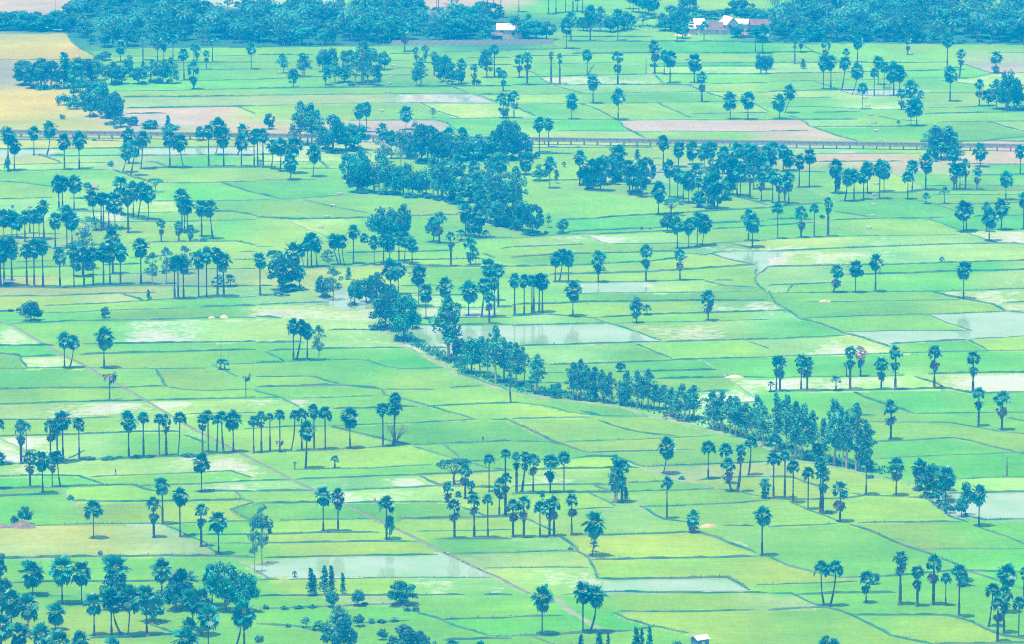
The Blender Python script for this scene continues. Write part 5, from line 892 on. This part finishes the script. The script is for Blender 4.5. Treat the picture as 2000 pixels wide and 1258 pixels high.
# dead trunks
def stump(c, r, X, Y, T, label):
    p = gnd(*tp(c, r, X, Y)); m = ppm(p); h = (Y - T) / Z / m; o = empty('dead_trunk', p, label, 'dead tree'); q = MB(); q.tube([(0, 0, -.1), (.05, 0, h * .5), (0, .03, h)], [.26, .17, .11], 7); link('trunk', q.build('trunk', M_wood), o)
    return o, h
stump(2, 0, 1045, 576, 450, 'bare dead palm trunk at the path bend in the far fields')
o, h = stump(3, 3, 1862, 903, 745, 'charred dead trunk with a dry twig beside the pale flooded field')
q = MB(); q.tube([(.1, 0, h * .45), (1.0, 0, h * .7), (1.5, .1, h * .85)], [.05, .03, .01], 4); q.tube([(1.0, 0, h * .7), (1.6, 0, h * .62)], [.025, .01], 4); link('twig', q.build('twig', M_wood), o)
stump(1, 2, 737, 518, 460, 'short black dead trunk at the road crossing'); stump(3, 0, 948, 695, 655, 'broken dead trunk in the mirror-like flooded plot')
# grey pipe supports: small concrete trestles in two straight lines
tb = MB(); tb.box(-1.0, 1.0, -.45, .45, .62, .86)
for s in (-1, 1):
    k = len(tb.v); tb.v += [(s * 1.15, -.4, 0), (s * .8, -.4, 0), (s * .8, .4, 0), (s * 1.15, .4, 0), (s * .95, -.4, .617), (s * .6, -.4, .617), (s * .6, .4, .617), (s * .95, .4, .617)]
    fs = ((3, 2, 1, 0), (4, 5, 6, 7), (0, 1, 5, 4), (1, 2, 6, 5), (2, 3, 7, 6), (3, 0, 4, 7)); tb.f += [tuple(k + i for i in (q if s < 0 else q[::-1])) for q in fs]; tb.m += [0] * 6
tbm = tb.build('pipe_support', M_dconc)
for grp, ref, L in (('above the flume in the far fields', 'the flooded plot', ((1690, 193), (1695, 208.5), (1701, 225.5), (1706, 241), (1711, 257), (1718, 275.5))), ('in lime fields below the flume', 'the flume', ((1711, 361), (1709, 382), (1706, 402.5), (1703, 424), (1697, 447.5))),
                    ('beside the pale-trunked clump', 'the concrete wall', ((769, 130.5), (764, 151), (760.5, 165.5), (757, 180.5), (745, 218.5))), ('in front of the central wood', 'the wood', ((677, 359), (663.5, 381.5), (650.5, 404), (638, 425.5), (626.5, 446)))):
    for i, (x, y) in enumerate(L):
        o = link('pipe_support', tbm, None, label=f'low grey trestle, {ORD[i]} from {ref}, {grp}', category='pipe support', group='grey trestles ' + grp); o.location = gnd(x, y); R = random.Random(i + int(x)); o.rotation_euler = (0, 0, R.uniform(-.25, .25)); o.scale = (R.uniform(.85, 1.05),) * 3
# heaps
def heap(px, py, w, h, m, name, label, seed, d=.5):
    R = random.Random(seed); v = [(0, 0, h)]; f = []; rings = 6; n = 22
    for i in range(1, rings + 1):
        q = i / rings
        for k in range(n):
            a = 6.2832 * k / n; rr = w / 2 * q * (1 + .16 * math.sin(2 * a + seed) + .1 * math.sin(5 * a + 2 * seed) + R.uniform(-.06, .06)); v.append((rr * math.cos(a), rr * d * math.sin(a), h * (1 - q ** 1.6) * R.uniform(.8, 1.15) - (.05 if i == rings else 0)))
    for k in range(n): f.append((0, 1 + k, 1 + (k + 1) % n))
    for i in range(rings - 1):
        for k in range(n): a = 1 + i * n; f.append((a + k, a + n + k, a + n + (k + 1) % n, a + (k + 1) % n))
    o = link(name, mesh(name, v, f, m), None, label=label, category=name.split('_')[-1]); o.location = gnd(px, py)
heap(*tp(2, 2, 1735, 1068), 5.2, .8, M_sand, 'sand_heap', 'pale sand heap under a small bush on a dyke', 1)
heap(*tp(0, 4, 175, 350), 6.5, 1.9, M_earth, 'earth_mound', 'brown earth mound with shrubs at the edge of the yellowed field', 2); heap(*tp(0, 4, 25, 350), 4, 1.0, M_earth, 'earth_mound', 'low brown earth mound cut by the edge of the picture', 3)
heap(*tp(0, 2, 1748, 602), 3.4, 1.0, M_straw, 'straw_heap', 'orange straw heap on the dyke by the wet field', 4); heap(*tp(0, 2, 1652, 604), 2.8, .6, M_straw, 'straw_heap', 'flatter straw heap next to the orange one', 5)
heap(*tp(3, 2, 445, 478), 5.0, .7, M_straw, 'straw_heap', 'long brownish straw heap on the dyke below three palms', 6, .3); heap(*tp(2, 4, 1530, 345), 4.2, .9, M_straw, 'branch_heap', 'heap of dry cut branches beside a stout palm', 7)
heap(*tp(2, 2, 1645, 310), 6, .55, M_dyke, 'turf_mound', 'dark grassy mound on the middle dyke', 8, .3); heap(*tp(1, 4, 928, 152), 1.0, 1.1, M_earth, 'earth_mound', 'small brown mound by the dyke near the lone palm', 9); heap(*tp(2, 2, 515, 590), 1.1, .5, M_conc, 'stone_block', 'pale block at the foot of the palm over the pond', 10)
heap(*tp(2, 0, 1330, 275), 9, .8, M_straw, 'straw_heap', 'pale straw spread before the small end shed', 11, .4)
# people: one skinned body each, clothes as children
M_skin = mat('skin', (.30, .17, .11), .6); M_cloth = [mat('dark_cloth', (.03, .03, .045), .9), mat('red_cloth', (.42, .06, .07), .9), mat('pale_cloth', (.62, .60, .58), .9)]; M_hat = mat('hat_straw', (.20, .18, .12), .9)
def person(px, py, label, pose, top, rz=0.0, loc=None, hat=True):
    J = dict(pel=(0, 0, .95), che=(0, .02, 1.28), neck=(0, .02, 1.48), head=(0, -.01, 1.62), crn=(0, 0, 1.74))
    leg = {'stand': (.05, 0), 'walk': (.22, .12), 'ride': (0, 0)}[pose]; V = list(J.values()); E = [(0, 1), (1, 2), (2, 3), (3, 4)]; Rd = [.14, .15, .06, .095, .06]
    def chain(st, P, r):
        a = st
        for p, q in zip(P, r): V.append(p); Rd.append(q); E.append((a, len(V) - 1)); a = len(V) - 1
        return a
    for s in (-1, 1):
        if pose == 'ride': chain(0, [(s * .12, 0, .9), (s * .22, -.42, .82), (s * .2, -.30, .38), (s * .2, -.45, .33)], [.10, .07, .045, .03])
        else: chain(0, [(s * .1, 0, .9), (s * .11, -s * leg[0] * .5 - .05, .5), (s * .11, -s * leg[0] + .02, .07), (s * .12, -s * leg[0] - .16, .03)], [.095, .065, .042, .03])
        arm = [(s * .19, .02, 1.42), (s * .27, -.08 if pose != 'ride' else -.18, 1.17), (s * .24, -.3, .98 if pose != 'ride' else 1.05), (s * .23, -.38, .94 if pose != 'ride' else 1.05)] if pose != 'stand' else [(s * .19, .02, 1.42), (s * .26, .03, 1.15), (s * .26, -.08, .9), (s * .26, -.1, .82)]
        w = chain(1, arm, [.06, .045, .03, .034]); e = Vector(V[w])
        for k in range(4): chain(w, [tuple(e + Vector((s * (k - 1.5) * .019, -.02, -.045))), tuple(e + Vector((s * (k - 1.5) * .022, -.01, -.09 + .006 * abs(k - 1.5))))], [.010, .008])
        chain(w, [tuple(e + Vector((-s * .035, -.03, -.03)))], [.011])
    me = bpy.data.meshes.new('person'); me.from_pydata(V, E, []); o = bpy.data.objects.new('tmp', me); COL.objects.link(o)
    m = o.modifiers.new('k', 'SKIN'); sv = me.skin_vertices[0].data
    for i, r in enumerate(Rd): sv[i].radius = (r, r); sv[i].use_root = i == 0
    o.modifiers.new('s', 'SUBSURF').levels = 1
    dg = bpy.context.evaluated_depsgraph_get(); me2 = bpy.data.meshes.new_from_object(o.evaluated_get(dg)); bpy.data.objects.remove(o)
    me2.materials.clear(); me2.materials.append(M_skin); me2.materials.append(top); me2.materials.append(M_cloth[0])
    for p in me2.polygons: z = p.center.z; x = abs(p.center.x); p.material_index = 2 if (.1 < z < .98 and x < .24 and not (x > .2 and z > .7 and pose != 'ride')) else 1 if (.98 <= z < 1.47) else 0
    p = link('person', me2, None, label=label, category='person'); p.location = loc or gnd(px, py); p.rotation_euler = (0, 0, rz)
    if hat: q = MB(); q.tube([(0, 0, 1.66), (0, 0, 1.70), (0, 0, 1.88)], [.27, .22, .02], 14); link('hat', q.build('hat', M_hat), p)
    else: q = MB(); q.tube([(0, .03, 1.58), (0, .02, 1.68), (0, .01, 1.77)], [.10, .115, .06], 10); link('hair', q.build('hair', M_dark), p)
    return p
person(*tp(1, 3, 1770, 632), 'person in dark clothes and hat wading near a dyke', 'walk', M_cloth[0], .5); person(*tp(0, 3, 902, 888), 'person in dark clothes standing alone in a pale field', 'stand', M_cloth[0], 2.2)
person(*tp(3, 2, 872, 264), 'person in dark clothes on the dyke beside the three palms', 'stand', M_cloth[0], 1.0)
bp_ = gnd(1299, 819.5) + Vector((0, 0, .36)); person(0, 0, 'person in red top riding a motorbike along the dirt road', 'ride', M_cloth[1], -2.2, bp_ + Vector((0, 0, -.12)), hat=False)
mo = empty('motorbike', bp_, 'dark motorbike under a rider on the dirt road', 'motorbike', None, -2.2)
def ring(y):
    q = MB(); P = [(0, y + .27 * math.cos(a), .30 + .27 * math.sin(a)) for a in [i * 6.2832 / 16 for i in range(17)]]; q.tube(P, [.05] * 17, 6); return q.build('wheel', M_dark)
link('wheel', ring(-.62), mo); link('wheel', ring(.62), mo)
q = MB(); q.tube([(0, .6, .32), (0, .3, .45), (0, -.25, .48), (0, -.5, .75)], [.05, .13, .14, .06], 8); link('body', q.build('body', M_cloth[1]), mo)
q = MB(); q.box(-.13, .13, -.12, .62, .66, .76); link('seat', q.build('seat', M_dark), mo); q = MB(); q.tube([(-.34, -.36, 1.0), (0, -.45, .94), (.34, -.36, 1.0)], [.02] * 3, 6); q.tube([(0, -.45, .94), (0, -.62, .3)], [.035, .03], 6); link('handlebar', q.build('handlebar', M_dconc), mo)
# red cloth hung among the trees at the far corner
q = MB(); q.tube([(0, 0, 0), (0, 0, 5.2)], [.05, .035], 6); o = empty('flag', gnd(128, 58), 'small red flag on a pole before the roadside belt', 'flag'); link('pole', q.build('pole', M_wood), o)
v = [(.05 + .28 * i, .05 * math.sin(i * 1.3), 5.0 - .9 * j - .05 * i) for j in (0, 1) for i in range(6)]; f = [(i, i + 1, i + 7, i + 6) for i in range(5)]
fm = mesh('cloth', [(x, y + d, z) for d in (0, .012) for x, y, z in v], f + [tuple(12 + k for k in q[::-1]) for q in f], M_cloth[1]); link('cloth', fm, o)

# ------------------------------------------------------------------ the hazy air
hz = MB(); hz.box(-31000, 31000, -31000, 31000, -1.2, 306); hm = bpy.data.materials.new('haze'); hm.use_nodes = True; t = hm.node_tree; t.nodes.clear()
pv = t.nodes.new('ShaderNodeVolumePrincipled'); pv.inputs['Color'].default_value = (.0, .42, 1.0, 1); pv.inputs['Density'].default_value = 3.15e-4; pv.inputs['Anisotropy'].default_value = 0.0; pv.inputs['Absorption Color'].default_value = (1, 1, 1, 1)
ot = t.nodes.new('ShaderNodeOutputMaterial'); t.links.new(pv.outputs[0], ot.inputs['Volume'])
hme = hz.build('haze', hm); ho = link('haze', hme, None, kind='stuff', label='blue humid haze filling the air over the whole plain', category='haze'); ho.display_type = 'WIRE'
